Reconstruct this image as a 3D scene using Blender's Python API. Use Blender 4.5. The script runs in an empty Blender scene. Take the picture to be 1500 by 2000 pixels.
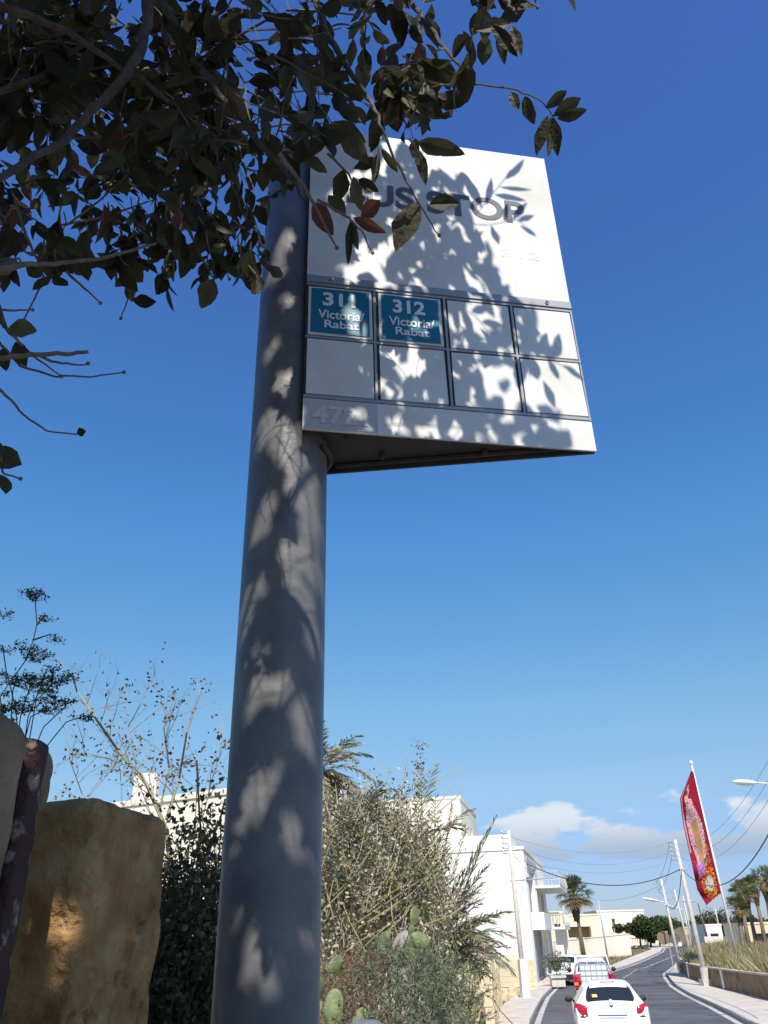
import bpy, math, random
import numpy as np
from mathutils import Vector, noise
R = random.Random(7)
rad = math.radians
sc = bpy.context.scene
# ---------------------------------------------------------------- camera
F = 1545.0; H = 2.5
U = np.array([-75, 2850, -1545.]); U /= np.linalg.norm(U)
_f = np.array([0, 0, -1.]); Yc = _f - U * (_f @ U); Yc /= np.linalg.norm(Yc); Xc = np.cross(Yc, U)
cd = bpy.data.cameras.new('camera'); cam = bpy.data.objects.new('camera', cd); sc.collection.objects.link(cam)
from mathutils import Matrix
M3 = Matrix([Xc.tolist(), Yc.tolist(), U.tolist()])          # camera axes -> world axes
cam.matrix_world = Matrix.Translation((0, 0, H)) @ M3.to_4x4()
cd.sensor_fit = 'VERTICAL'; cd.sensor_height = 36; cd.lens = F / 2000 * 36
cd.clip_start = .02; cd.clip_end = 8000
sc.camera = cam
# ---------------------------------------------------------------- light
SUN_EL = rad(50); SUN_AZ = rad(176)                            # azimuth clockwise from +Y
SUN = np.array([math.sin(SUN_AZ) * math.cos(SUN_EL), math.cos(SUN_AZ) * math.cos(SUN_EL), math.sin(SUN_EL)])
w = bpy.data.worlds.new('World'); sc.world = w; w.use_nodes = True
nt = w.node_tree; nt.nodes.clear()
def nd(t, typ, **k):
    n = t.nodes.new(typ)
    for a, v in k.items(): setattr(n, a, v)
    return n
sky = nd(nt, 'ShaderNodeTexSky', sky_type='NISHITA', sun_disc=False, sun_elevation=SUN_EL, sun_rotation=SUN_AZ,
         altitude=50, air_density=1.0, dust_density=.25, ozone_density=3.2)
bg = nd(nt, 'ShaderNodeBackground'); bg.inputs[1].default_value = .115
out = nd(nt, 'ShaderNodeOutputWorld')
tc = nd(nt, 'ShaderNodeTexCoord'); sep = nd(nt, 'ShaderNodeSeparateXYZ'); L = nt.links.new
L(tc.outputs['Generated'], sep.inputs[0])
mp = nd(nt, 'ShaderNodeMapping'); mp.inputs['Scale'].default_value = (7, 7, 17); L(tc.outputs['Generated'], mp.inputs[0])
ns = nd(nt, 'ShaderNodeTexNoise'); ns.inputs['Scale'].default_value = 1.6; ns.inputs['Detail'].default_value = 7
ns.inputs['Roughness'].default_value = .52; L(mp.outputs[0], ns.inputs[0])
def mr(src, a, b, c=0, d=1, sm=True):
    n = nd(nt, 'ShaderNodeMapRange'); n.clamp = True
    if sm: n.interpolation_type = 'SMOOTHSTEP'
    n.inputs[1].default_value = a; n.inputs[2].default_value = b; n.inputs[3].default_value = c; n.inputs[4].default_value = d
    L(src, n.inputs[0]); return n.outputs[0]
def mth(op, a, b):
    n = nd(nt, 'ShaderNodeMath', operation=op)
    for i, v in enumerate((a, b)):
        if isinstance(v, (int, float)): n.inputs[i].default_value = v
        else: L(v, n.inputs[i])
    return n.outputs[0]
Z = sep.outputs[2]; XX = sep.outputs[0]
band = mth('MULTIPLY', mr(Z, .050, .085), mr(Z, .158, .118))
band = mth('MULTIPLY', band, mth('MULTIPLY', mr(XX, .04, .13), mr(XX, .75, .55)))
dens = mth('ADD', ns.outputs[0], mth('MULTIPLY', band, .42))
cm = mth('MULTIPLY', mr(dens, .82, .93), mr(Z, .045, .10))
cm = mth('MULTIPLY', cm, .85)
mix = nd(nt, 'ShaderNodeMixRGB'); L(cm, mix.inputs[0])
tint = nd(nt, 'ShaderNodeMixRGB', blend_type='MULTIPLY'); tint.inputs[0].default_value = 1; tint.inputs[2].default_value = (.56, .83, 1.24, 1)
L(sky.outputs[0], tint.inputs[1])
rp_ = nd(nt, 'ShaderNodeValToRGB'); L(sep.outputs[2], rp_.inputs[0])
stops = [(0, (.80, .62, .62)), (.07, (.92, .72, .68)), (.15, (1.36, 1.02, .72)), (.25, (1.45, 1.25, .83)), (.45, (1.02, 1.32, 1.12)), (.8, (1.02, 1.08, 1.2))]
while len(rp_.color_ramp.elements) < len(stops): rp_.color_ramp.elements.new(.5)
for e_, (p_, c_) in zip(rp_.color_ramp.elements, stops): e_.position = p_
for e_, (p_, c_) in zip(rp_.color_ramp.elements, stops): e_.color = (*c_, 1)
air = nd(nt, 'ShaderNodeMixRGB', blend_type='MULTIPLY'); air.inputs[0].default_value = 1; L(tint.outputs[0], air.inputs[1]); L(rp_.outputs[0], air.inputs[2]); L(air.outputs[0], mix.inputs[1])
ccol = nd(nt, 'ShaderNodeMixRGB'); L(mr(Z, .07, .125), ccol.inputs[0])
ccol.inputs[1].default_value = (2.7, 3.3, 4.1, 1); ccol.inputs[2].default_value = (5.9, 6.2, 6.6, 1)
L(ccol.outputs[0], mix.inputs[2])
L(mix.outputs[0], bg.inputs[0]); L(bg.outputs[0], out.inputs[0])
sd = bpy.data.lights.new('sun', 'SUN'); sd.energy = 5.0; sd.angle = rad(.53); sd.color = (1, .94, .84)
so = bpy.data.objects.new('sun', sd); sc.collection.objects.link(so)
so.rotation_euler = Vector(SUN.tolist()).to_track_quat('Z', 'Y').to_euler(); so.location = (0, -5, 30)
sc.view_settings.view_transform = 'Standard'; sc.view_settings.look = 'None'
sc.view_settings.exposure = .25; sc.view_settings.gamma = 1
# ---------------------------------------------------------------- picking helpers
def ray(px, py):
    d = np.array([px - 750, 1000 - py, -F]); return np.array([d @ Xc, d @ Yc, d @ U])
def P(px, py, Y):                       # point at forward distance Y
    r = ray(px, py); return r * (Y / r[1]) + [0, 0, H]
def D(px, py, d):                       # point at camera depth d
    return ray(px, py) * (d / F) + [0, 0, H]
def proj(p):
    p = np.asarray(p) - [0, 0, H]; c = p[0] * Xc + p[1] * Yc + p[2] * U
    if c[2] > -.01: return (-9999, -9999)
    return 750 + F * c[0] / -c[2], 1000 - F * c[1] / -c[2]
GY = [-200, -5, 0, 8, 20, 30, 46, 60, 80, 100, 140, 200, 3000]; GZ = [.8, .8, .75, .4, .05, 0, -.22, -.15, .15, .45, 1.0, 1.1, 1.1]
def g(y): return float(np.interp(y, GY, GZ))
def G(px, py, dz=0):
    r = ray(px, py); y = 1.
    while y < 500:
        p = r * (y / r[1]) + [0, 0, H]
        if p[2] <= g(p[1]) + dz: return p
        y += .03
    return p
# ---------------------------------------------------------------- materials
MATS = {}
def mat(name, col, rough=.8, var=.15, scale=6, bump=0, bscale=60, metal=0, spec=.5, col2=None, vcol=False, transl=0, coat=0, thr=None, detail=6):
    m = bpy.data.materials.new(name); m.use_nodes = True; t = m.node_tree; t.nodes.clear(); l = t.links.new
    o = nd(t, 'ShaderNodeOutputMaterial'); b = nd(t, 'ShaderNodeBsdfPrincipled')
    b.inputs['Roughness'].default_value = rough; b.inputs['Metallic'].default_value = metal
    b.inputs['Specular IOR Level'].default_value = spec; b.inputs['Coat Weight'].default_value = coat
    g_ = nd(t, 'ShaderNodeTexCoord')
    n = nd(t, 'ShaderNodeTexNoise'); n.inputs['Scale'].default_value = scale; n.inputs['Detail'].default_value = detail; l(g_.outputs['Object'], n.inputs[0])
    r = nd(t, 'ShaderNodeMapRange'); l(n.outputs[0], r.inputs[0])
    lo, hi = thr if thr else (.3, .7)
    r.inputs[1].default_value = lo; r.inputs[2].default_value = hi
    mx = nd(t, 'ShaderNodeMixRGB'); l(r.outputs[0], mx.inputs[0])
    c1 = tuple(c * (1 - var) for c in col); c2 = col2 if col2 else tuple(min(1, c * (1 + var)) for c in col)
    if vcol:
        a = nd(t, 'ShaderNodeVertexColor', layer_name='Col')
        mm = nd(t, 'ShaderNodeMixRGB', blend_type='MULTIPLY'); mm.inputs[0].default_value = 1
        mx.inputs[1].default_value = (1 - var,) * 3 + (1,); mx.inputs[2].default_value = (1 + var,) * 3 + (1,)
        l(a.outputs[0], mm.inputs[1]); l(mx.outputs[0], mm.inputs[2]); cs = mm.outputs[0]
    else:
        mx.inputs[1].default_value = (*c1, 1); mx.inputs[2].default_value = (*c2, 1); cs = mx.outputs[0]
    l(cs, b.inputs['Base Color'])
    if bump:
        n2 = nd(t, 'ShaderNodeTexNoise'); n2.inputs['Scale'].default_value = bscale; n2.inputs['Detail'].default_value = 5; l(g_.outputs['Object'], n2.inputs[0])
        bp = nd(t, 'ShaderNodeBump'); bp.inputs['Strength'].default_value = bump; bp.inputs['Distance'].default_value = .02
        l(n2.outputs[0], bp.inputs['Height']); l(bp.outputs[0], b.inputs['Normal'])
    if transl:
        tr = nd(t, 'ShaderNodeBsdfTranslucent'); l(cs, tr.inputs[0]); ms = nd(t, 'ShaderNodeMixShader'); ms.inputs[0].default_value = transl
        l(b.outputs[0], ms.inputs[1]); l(tr.outputs[0], ms.inputs[2]); l(ms.outputs[0], o.inputs[0])
    else: l(b.outputs[0], o.inputs[0])
    MATS[name] = m; return m
mat('leaf', (1, 1, 1), .55, .2, 40, .25, 90, vcol=True, transl=.3, spec=.25)
mat('foliage', (1, 1, 1), .7, .15, 3, vcol=True, transl=.2, spec=.2)
mat('bark', (.10, .085, .07), .9, .35, 60, .6, 200)
mat('twig', (.16, .13, .105), .85, .3, 80)
mat('paletwig', (.42, .36, .26), .85, .3, 10)
mat('yellowtwig', (.50, .42, .16), .8, .3, 8)
mat('pole', (.145, .147, .158), .42, .16, 14, .08, 60, spec=.35, col2=(.205, .20, .185), thr=(.35, .75), detail=10)
mat('galv', (.42, .44, .46), .5, .12, 12, metal=.3)
mat('panel', (.78, .78, .74), .4, .06, 7, .04, 20, spec=.4, col2=(.58, .55, .46), thr=(.45, .9), detail=12)
mat('rail', (.33, .34, .35), .45, .12, 14, metal=.3)
mat('seam', (.05, .05, .055), .8, .2, 20)
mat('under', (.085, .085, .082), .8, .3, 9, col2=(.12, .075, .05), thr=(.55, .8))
mat('blue', (.003, .15, .25), .35, .08, 5)
mat('letterwhite', (.78, .79, .78), .5, .05, 6)
mat('lettergrey', (.10, .11, .13), .5, .15, 30)
mat('strip', (.50, .50, .49), .5, .06, 5)
mat('faint', (.735, .735, .715), .4, .03, 8)
mat('faded', (.63, .62, .60), .6, .06, 15)
mat('stone', (.38, .19, .065), .95, .35, 16, 1.0, 40, col2=(.54, .34, .15), spec=.1, detail=10)
mat('greystone', (.28, .20, .125), .95, .35, 11, .6, 60, spec=.1)
mat('rustpaint', (.075, .024, .018), .75, .3, 30, .6, 60, col2=(.27, .19, .15), thr=(.60, .66))
mat('cream', (.74, .67, .50), .9, .06, .6, .1, 8, spec=.2)
mat('creamwhite', (.80, .75, .62), .9, .05, .4, .05, 6, spec=.2)
mat('white', (.82, .79, .72), .8, .04, .8, spec=.3)
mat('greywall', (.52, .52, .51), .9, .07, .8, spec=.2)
mat('masonry', (.66, .54, .34), .95, .18, 2.2, .5, 9, spec=.1)
mat('ochre', (.70, .60, .40), .95, .12, 1, .3, 6, spec=.1)
mat('brownwall', (.25, .165, .09), .95, .25, 1.6, .5, 9, spec=.1, col2=(.34, .25, .16))
mat('asphalt', (.070, .071, .077), .88, .12, .45, .4, 60, col2=(.13, .13, .135), spec=.3, detail=12)
mat('pave', (.50, .44, .37), .9, .10, 1.5, .2, 20, col2=(.60, .54, .46))
mat('kerb', (.52, .48, .42), .9, .15, 3, .2, 20)
mat('paint', (.62, .60, .55), .8, .2, 4, col2=(.22, .21, .20), thr=(.46, .80), detail=10)
mat('earth', (.22, .17, .11), 1, .3, .5, .6, 4, spec=.1)
mat('bank', (.33, .28, .16), 1, .3, 1.2, .6, 6, spec=.1)
mat('glass', (.03, .035, .045), .08, .1, 3, spec=.8)
mat('darkglass', (.02, .023, .028), .12, .1, 3, spec=.6)
mat('shutter', (.20, .15, .10), .7, .1, 5)
mat('aperture', (.06, .055, .05), .9, .1, 5)
mat('carwhite', (.80, .80, .80), .22, .02, 2, coat=.6)
mat('carred', (.55, .02, .03), .3, .06, 2, coat=.5)
mat('lampred', (.42, .008, .03), .15, .1, 20, coat=.8)
mat('lamporange', (.8, .22, .03), .2, .1, 20, coat=.5)
mat('black', (.02, .02, .02), .6, .1, 10)
mat('tyre', (.025, .025, .025), .9, .1, 10)
mat('chrome', (.6, .6, .62), .2, .05, 10, metal=.9)
mat('sticker', (.85, .50, .16), .6, .05, 20)
mat('tank', (.74, .78, .76), .45, .05, 2, transl=.1)
mat('flagpole', (.80, .82, .80), .4, .03, 3)
mat('woodpole', (.56, .52, .45), .85, .15, 6)
mat('darkpole', (.12, .10, .09), .85, .15, 6)
mat('wire', (.04, .04, .045), .7, .1, 5)
mat('thinwire', (.28, .30, .33), .6, .1, 5)
mat('cloth', (1, 1, 1), .75, .10, 14, vcol=True, transl=.25, spec=.2)
mat('palmtrunk', (.22, .17, .12), .95, .35, 8, .6, 20)
mat('cactus', (.17, .22, .08), .6, .3, 14, .4, 40, col2=(.30, .29, .13), thr=(.45, .8))
mat('deadcactus', (.33, .29, .25), .9, .2, 8, .5, 25)
mat('concrete', (.55, .52, .47), .9, .12, 4, .3, 20)
# ---------------------------------------------------------------- mesh builder
class MB:
    def __init__(s): s.v = []; s.f = []; s.c = []; s.mi = []; s.col = (1, 1, 1); s.m = 0
    def vt(s, p): s.v.append((float(p[0]), float(p[1]), float(p[2]))); return len(s.v) - 1
    def fc(s, *i, col=None): s.f.append(tuple(i)); s.c.append(col or s.col); s.mi.append(s.m)
    def poly(s, pts, col=None): s.fc(*[s.vt(p) for p in pts], col=col)
    def box(s, c, d, ang=0, tilt=0):
        c = np.array(c, float); hx, hy, hz = d[0] / 2, d[1] / 2, d[2] / 2; ca, sa = math.cos(ang), math.sin(ang)
        i = [s.vt(c + [x * ca - y * sa, x * sa + y * ca, z]) for z in (-hz, hz) for x, y in ((-hx, -hy), (hx, -hy), (hx, hy), (-hx, hy))]
        for q in ((3, 2, 1, 0), (4, 5, 6, 7), (0, 1, 5, 4), (1, 2, 6, 5), (2, 3, 7, 6), (3, 0, 4, 7)): s.fc(*[i[k] for k in q])
        return s
    def prism(s, xy, z0, z1):
        n = len(xy); zz0 = z0 if hasattr(z0, '__len__') else [z0] * n; zz1 = z1 if hasattr(z1, '__len__') else [z1] * n
        a = [s.vt((p[0], p[1], zz0[k])) for k, p in enumerate(xy)]; b = [s.vt((p[0], p[1], zz1[k])) for k, p in enumerate(xy)]
        s.fc(*a[::-1]); s.fc(*b)
        for k in range(n): s.fc(a[k], a[(k + 1) % n], b[(k + 1) % n], b[k])
        return s
    def tube(s, pts, r, n=6, cap=True):
        pts = [np.array(p, float) for p in pts]; N = len(pts)
        rr = r if hasattr(r, '__len__') else [r] * N
        up = np.array([.31, .17, .93]); prev = None
        rings = []
        for k in range(N):
            t = pts[min(k + 1, N - 1)] - pts[max(k - 1, 0)]; t = t / (np.linalg.norm(t) + 1e-9)
            a = np.cross(t, up) if prev is None else prev - t * (prev @ t)
            if np.linalg.norm(a) < 1e-3: a = np.cross(t, [1, 0, 0])
            a /= np.linalg.norm(a); b = np.cross(t, a); prev = a
            rings.append([s.vt(pts[k] + rr[k] * (math.cos(2 * math.pi * j / n) * a + math.sin(2 * math.pi * j / n) * b)) for j in range(n)])
        for k in range(N - 1):
            for j in range(n): s.fc(rings[k][j], rings[k][(j + 1) % n], rings[k + 1][(j + 1) % n], rings[k + 1][j])
        if cap and n > 2: s.fc(*rings[0][::-1]); s.fc(*rings[-1])
        return s
    def ball(s, c, r, nu=8, nv=6, M=None):
        c = np.array(c, float); r = np.array([r] * 3 if not hasattr(r, '__len__') else r, float)
        rows = []
        for a in range(nv + 1):
            th = math.pi * a / nv; row = []
            for b in range(nu):
                ph = 2 * math.pi * b / nu; p = np.array([math.sin(th) * math.cos(ph), math.sin(th) * math.sin(ph), math.cos(th)]) * r
                if M is not None: p = M @ p
                row.append(s.vt(c + p))
            rows.append(row)
        for a in range(nv):
            for b in range(nu):
                s.fc(rows[a][b], rows[a + 1][b], rows[a + 1][(b + 1) % nu], rows[a][(b + 1) % nu])
        return s
    def build(s, name, m, parent=None, smooth=False, org=None):
        me = bpy.data.meshes.new(name); V = np.array(s.v)
        if parent is not None: o0 = np.array(parent.matrix_world.translation) if parent.type != 'EMPTY' or True else 0
        off = np.zeros(3)
        if parent is not None: off = np.array(WLOC[parent.name])
        elif org is not None: off = np.array(org, float)
        me.from_pydata((V - off).tolist(), [], s.f)
        ms = m if isinstance(m, (list, tuple)) else [m]
        for x in ms: me.materials.append(MATS[x])
        if len(ms) > 1: me.polygons.foreach_set('material_index', s.mi)
        if any(c != (1, 1, 1) for c in s.c):
            ca = me.color_attributes.new('Col', 'FLOAT_COLOR', 'CORNER')
            arr = np.ones((len(me.loops), 4), np.float32); k = 0
            ln = [len(f) for f in s.f]; arr[:, :3] = np.repeat(np.array(s.c, np.float32), ln, axis=0)
            ca.data.foreach_set('color', arr.ravel())
        if smooth: me.polygons.foreach_set('use_smooth', [True] * len(me.polygons))
        me.update()
        ob = bpy.data.objects.new(name, me); sc.collection.objects.link(ob)
        if parent is not None: ob.parent = parent; WLOC[ob.name] = tuple(off)
        else: ob.location = off; WLOC[ob.name] = tuple(off)
        return ob
WLOC = {}
def ren(o, n): wl_ = WLOC[o.name]; o.name = n; WLOC[o.name] = wl_
def tag(o, label=None, cat=None, group=None, kind=None):
    if label: o['label'] = label
    if cat: o['category'] = cat
    if group: o['group'] = group
    if kind: o['kind'] = kind
    return o
def thing(name, loc, label, cat, group=None):
    o = bpy.data.objects.new(name, None); sc.collection.objects.link(o); o.location = [float(x) for x in loc]; o.empty_display_size = .2
    WLOC[o.name] = tuple(float(x) for x in loc); return tag(o, label, cat, group)
def unit(v): v = np.asarray(v, float); return v / (np.linalg.norm(v) + 1e-9)
def rv(s=1): return np.array([R.gauss(0, s), R.gauss(0, s), R.gauss(0, s)])
def inpoly(x, y, pl):
    c = False; j = len(pl) - 1
    for i in range(len(pl)):
        if (pl[i][1] > y) != (pl[j][1] > y) and x < (pl[j][0] - pl[i][0]) * (y - pl[i][1]) / (pl[j][1] - pl[i][1]) + pl[i][0]: c = not c
        j = i
    return c
# ================================================================ GROUND
def edge(pts, x0, xfar):
    q = sorted([(float(p[1]), float(p[0])) for p in pts]); ys = [-60.] + [a for a, b in q] + [a for a, _ in xfar]; xs = [x0] + [b for a, b in q] + [b for _, b in xfar]
    return lambda y: float(np.interp(y, ys, xs))
XL = edge([G(*p) for p in [(1035, 2000), (1048, 1972), (1060, 1950), (1080, 1930), (1110, 1915), (1188, 1899), (1230, 1886), (1260, 1874), (1290, 1860), (1295, 1853)]], -9.5, [(130, 41), (136, 60), (138, 110)])
XR = edge([G(*p) for p in [(1460, 2000), (1400, 1968), (1350, 1945), (1320, 1927), (1306, 1910), (1303, 1902), (1315, 1893), (1325, 1885), (1335, 1870)]], -2.5, [(110, 38), (118, 50), (124, 110)])
XLP = edge([G(*p) for p in [(965, 2000), (990, 1965), (1048, 1925), (1085, 1895), (1195, 1889), (1215, 1880), (1275, 1856)]], -12, [(135, 36), (142, 44), (146, 110)])
XRP = edge([G(*p) for p in [(1500, 1960), (1450, 1945), (1390, 1930), (1350, 1915), (1336, 1905)]], 1.5, [(75, 24.5), (92, 31), (106, 41), (112, 52), (117, 110)])
def strip(fa, fb, dz, name, m, y0=-60, y1=145, st=.6, lab=None, nx=1):
    mb = MB(); y = y0; prev = None
    while y <= y1:
        a, b = fa(y), fb(y); z = g(y) + dz
        row = [mb.vt((a + (b - a) * k / nx, y, z)) for k in range(nx + 1)]
        if prev:
            for k in range(nx): mb.fc(prev[k], prev[k + 1], row[k + 1], row[k])
        prev = row; y += st
    o = mb.build(name, m); tag(o, kind='structure'); return o
ys_ = sorted(set([-200, -60] + [i * 4. for i in range(-10, 55)] + [250, 350, 600, 1000, 1800, 3000])); xs_ = [-2500, -800, -300, -120] + [i * 8. for i in range(-10, 16)] + [200, 400, 900, 2500]
mb = MB(); rows = [[mb.vt((x, y, g(y) - .03)) for x in xs_] for y in ys_]
for a in range(len(ys_) - 1):
    for b in range(len(xs_) - 1): mb.fc(rows[a][b], rows[a][b + 1], rows[a + 1][b + 1], rows[a + 1][b])
tag(mb.build('ground', 'earth'), kind='structure')
strip(lambda y: XL(y) - .2, lambda y: XR(y) + .2, 0, 'road', 'asphalt')
def pavement(xe, xin, sgn, name):
    mb = MB(); prev = None; y = -60.
    while y <= 140:
        a, b = xe(y) + sgn * .16, xin(y) + sgn * .05; z = g(y) + .13
        row = [mb.vt((a, y, z - .01)), mb.vt((b, y, z + .02)), mb.vt((b, y, z - .3))]
        if prev: mb.fc(prev[0], prev[1], row[1], row[0]); mb.fc(prev[1], prev[2], row[2], row[1])
        prev = row; y += .6
    tag(mb.build(name, 'pave'), kind='structure')
    mb = MB(); prev = None; y = -60.
    while y <= 140:
        a, b = xe(y), xe(y) + sgn * .16; z = g(y)
        row = [mb.vt((a, y, z - .05)), mb.vt((a, y, z + .11)), mb.vt((a + sgn * .02, y, z + .13)), mb.vt((b, y, z + .135)), mb.vt((b, y, z))]
        if prev:
            for k in range(4): mb.fc(prev[k], prev[k + 1], row[k + 1], row[k])
        prev = row; y += .6
    tag(mb.build('kerb', 'kerb'), kind='structure')
pavement(XL, XLP, -1, 'pavement'); pavement(XR, XRP, 1, 'pavement')
strip(lambda y: XL(y) + .15, lambda y: XL(y) + .35, .006, 'road_edge_line', 'paint', 5, 130)
strip(lambda y: XR(y) - .35, lambda y: XR(y) - .15, .006, 'road_edge_line', 'paint', 5, 105)
CL = [G(*p) for p in [(1215, 1912), (1245, 1893), (1260, 1890), (1290, 1878), (1320, 1865)]]
cy = [0., 45.] + [p[1] for p in CL]; cx = [2.6, 10.2] + [p[0] for p in CL]
mb = MB(); y = 2.
while y < 100:
    l_ = .75 if y < 74 else 3
    if y < 30 or y > CL[0][1]:
        pr = None
        for k in range(3):
            yy = y + l_ * k / 2; xx = float(np.interp(yy, cy, cx)); row = (mb.vt((xx - .07, yy, g(yy) + .006)), mb.vt((xx + .07, yy, g(yy) + .006)))
            if pr: mb.fc(pr[0], pr[1], row[1], row[0])
            pr = row
    y += 1.6 if y < 74 else 3.6
tag(mb.build('road_centre_line', 'paint'), kind='structure')
# bank behind the right wall
def bankz(x, y):
    d = x - (XRP(y) + .25)
    return g(y) + min(1.0, max(0, .78 + d * .05)) if y < 76 else g(y) + max(0, min(.9, .78 + d * .05)) * max(0, 1 - (y - 76) / 30)
mb = MB(); prev = None
for y in np.arange(6, 108, 1.5):
    row = []
    for k, dx in enumerate((.25, .8, 2, 4, 7, 11, 16, 24, 36)):
        x = XRP(y) + dx; row.append(mb.vt((x, y, bankz(x, y) + (.12 * noise.noise((x * .4, y * .4, 0)) if k > 1 else 0))))
    if prev:
        for k in range(8): mb.fc(prev[k], prev[k + 1], row[k + 1], row[k])
    prev = row
tag(mb.build('verge', 'bank'), kind='structure')
# dry grass on the bank
def grass(n, sampler, h, cols, name, label):
    mb = MB()
    for _ in range(n):
        x, y, z = sampler(); pn = noise.noise((x * .35, y * .2, 2.)); hh = h * R.uniform(.45, 1.2) * (1 + .7 * pn); a = R.uniform(0, 6.28); wd = R.uniform(.010, .026) * (1 + y / 60)
        lean = np.array([R.gauss(0, .42), R.gauss(0, .42), 1]) * hh; c = cols[int(abs(noise.noise((x * .25, y * .12, 7.)) * 3.2 + R.random() * 2.2)) % len(cols)]; k = R.uniform(.75, 1.25); c = tuple(q * k for q in c)
        b0 = np.array([x, y, z]); dx = np.array([math.cos(a), math.sin(a), 0]) * wd
        mid = b0 + lean * .55; tip = b0 + lean + [R.gauss(0, .1), 0, 0]
        i = [mb.vt(b0 - dx), mb.vt(b0 + dx), mb.vt(mid + dx * .8), mb.vt(mid - dx * .8), mb.vt(tip)]
        mb.fc(i[0], i[1], i[2], i[3], col=c); mb.fc(i[3], i[2], i[4], col=c)
    o = mb.build(name, 'foliage'); tag(o, label, None, kind='stuff'); o['category'] = 'grass'; return o
def sg():
    y = 34 + 68 * R.random() ** 1.0; x = XRP(y) + .3 + 24 * R.random() ** 1.6; return x, y, bankz(x, y) - .05
def hmul(): pass
grass(50000, sg, .72, [(.30, .26, .14), (.36, .31, .16), (.21, .21, .09), (.24, .19, .11), (.37, .33, .20)], 'dry_grass', 'tall dry straw coloured grass on the bank behind the brown wall')
def sg2():
    y = 70 + 45 * R.random(); x = XLP(y) - .3 - (2 + (y - 70) * .17) * R.random(); return x, y, g(y) - .05
grass(5000, sg2, .34, [(.33, .26, .15), (.27, .21, .12), (.24, .22, .11)], 'dry_grass', 'low brown dry grass between the far left pavement and the long cream wall')
# ================================================================ BUS STOP
BX, BY, BR = -.211, 1.50, .0865
bs = thing('bus_stop', (BX, BY, g(BY)), 'tall grey bus stop pole with white BUS STOP sign box, shaded by leaves', 'bus stop')
mb = MB(); n = 48
prev = None
for z in [g(BY) - .1, 1.5, 2, 2.5, 3, 3.5, 4, 4.44]:
    row = [mb.vt((BX + BR * math.cos(6.2832 * k / n), BY + BR * math.sin(6.2832 * k / n), z)) for k in range(n)]
    if prev:
        for k in range(n): mb.fc(prev[k], prev[(k + 1) % n], row[(k + 1) % n], row[k])
    prev = row
mb.fc(*prev); mb.build('pole', 'pole', bs, smooth=False)
for p_ in bpy.data.objects['pole'].data.polygons: p_.use_smooth = len(p_.vertices) == 4
mb = MB(); mb.tube([(BX, BY, g(BY) - .02), (BX, BY, g(BY) + .02)], .16, 24); mb.build('base_plate', 'galv', bs)
A = np.array([-.17, 1.40]); B = np.array([.486, 1.52]); dv = B - A; SW = np.hypot(*dv); dv /= SW; nv = np.array([dv[1], -dv[0]]); SZ = 3.466; SH = .997
def S(u, z, o=0): q = A + dv * u + nv * o; return (q[0], q[1], SZ + z)
C0 = np.array([-.17, 1.595])
def wedge(mb, u0, u1, z0, z1, o0, o1):
    i = [mb.vt(S(u, z, o)) for z in (z0, z1) for u, o in ((u0, o1), (u1, o1), (u1, o0), (u0, o0))]
    for q in ((3, 2, 1, 0), (4, 5, 6, 7), (0, 1, 5, 4), (1, 2, 6, 5), (2, 3, 7, 6), (3, 0, 4, 7)): mb.fc(*[i[k] for k in q])
sg_ = thing('sign_box', (0, 0, 0), None, None); sg_.parent = bs; sg_.location = (0, 0, 0)
bpy.data.objects.remove(sg_)
# wedge shaped housing: front skin, back skin, top, recessed bottom, edge
mb = MB()
Bb = np.array([B[0], B[1]]) - nv * .012
def Q(p, z): return (p[0], p[1], SZ + z)
f0 = A - nv * .004; f1 = B - nv * .004
def quadslab(p0, p1, th_n, z0, z1):
    q0 = p0 + th_n; q1 = p1 + th_n; mb.prism([p0, p1, q1, q0], SZ + z0, SZ + z1)
bn = unit([(Bb - C0)[1], -(Bb - C0)[0]])
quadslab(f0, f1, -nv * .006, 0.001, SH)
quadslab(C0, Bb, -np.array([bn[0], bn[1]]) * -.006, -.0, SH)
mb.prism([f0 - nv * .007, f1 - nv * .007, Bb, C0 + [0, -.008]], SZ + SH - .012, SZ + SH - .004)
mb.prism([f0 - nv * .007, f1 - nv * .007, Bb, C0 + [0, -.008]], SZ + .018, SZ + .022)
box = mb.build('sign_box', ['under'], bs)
mb = MB()
wedge(mb, 0, SW, .447, SH, 0, -.004); fp = mb.build('front_panel', 'panel', box)
# folded flanges and bracket under the box
mb = MB()
mb.tube([S(.03, .012, -.012), S(.62, .012, -.010)], .005, 6); mb.tube([Q(C0 + [.06, -.02], .012), Q(Bb - dv * .06 , .012)], .006, 6)
for u, o in ((.10, -.03), (.19, -.10), (.42, -.055), (.30, -.012)): mb.ball(S(u, .012, o), (.008, .008, .012), 8, 5)
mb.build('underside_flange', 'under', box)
mb = MB(); mb.tube([(BX + .094 * math.cos(t), BY + .094 * math.sin(t), SZ - .012) for t in np.linspace(-.55, 1.2, 10)], .006, 8); mb.build('pole_bracket', 'under', box, smooth=True)
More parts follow.
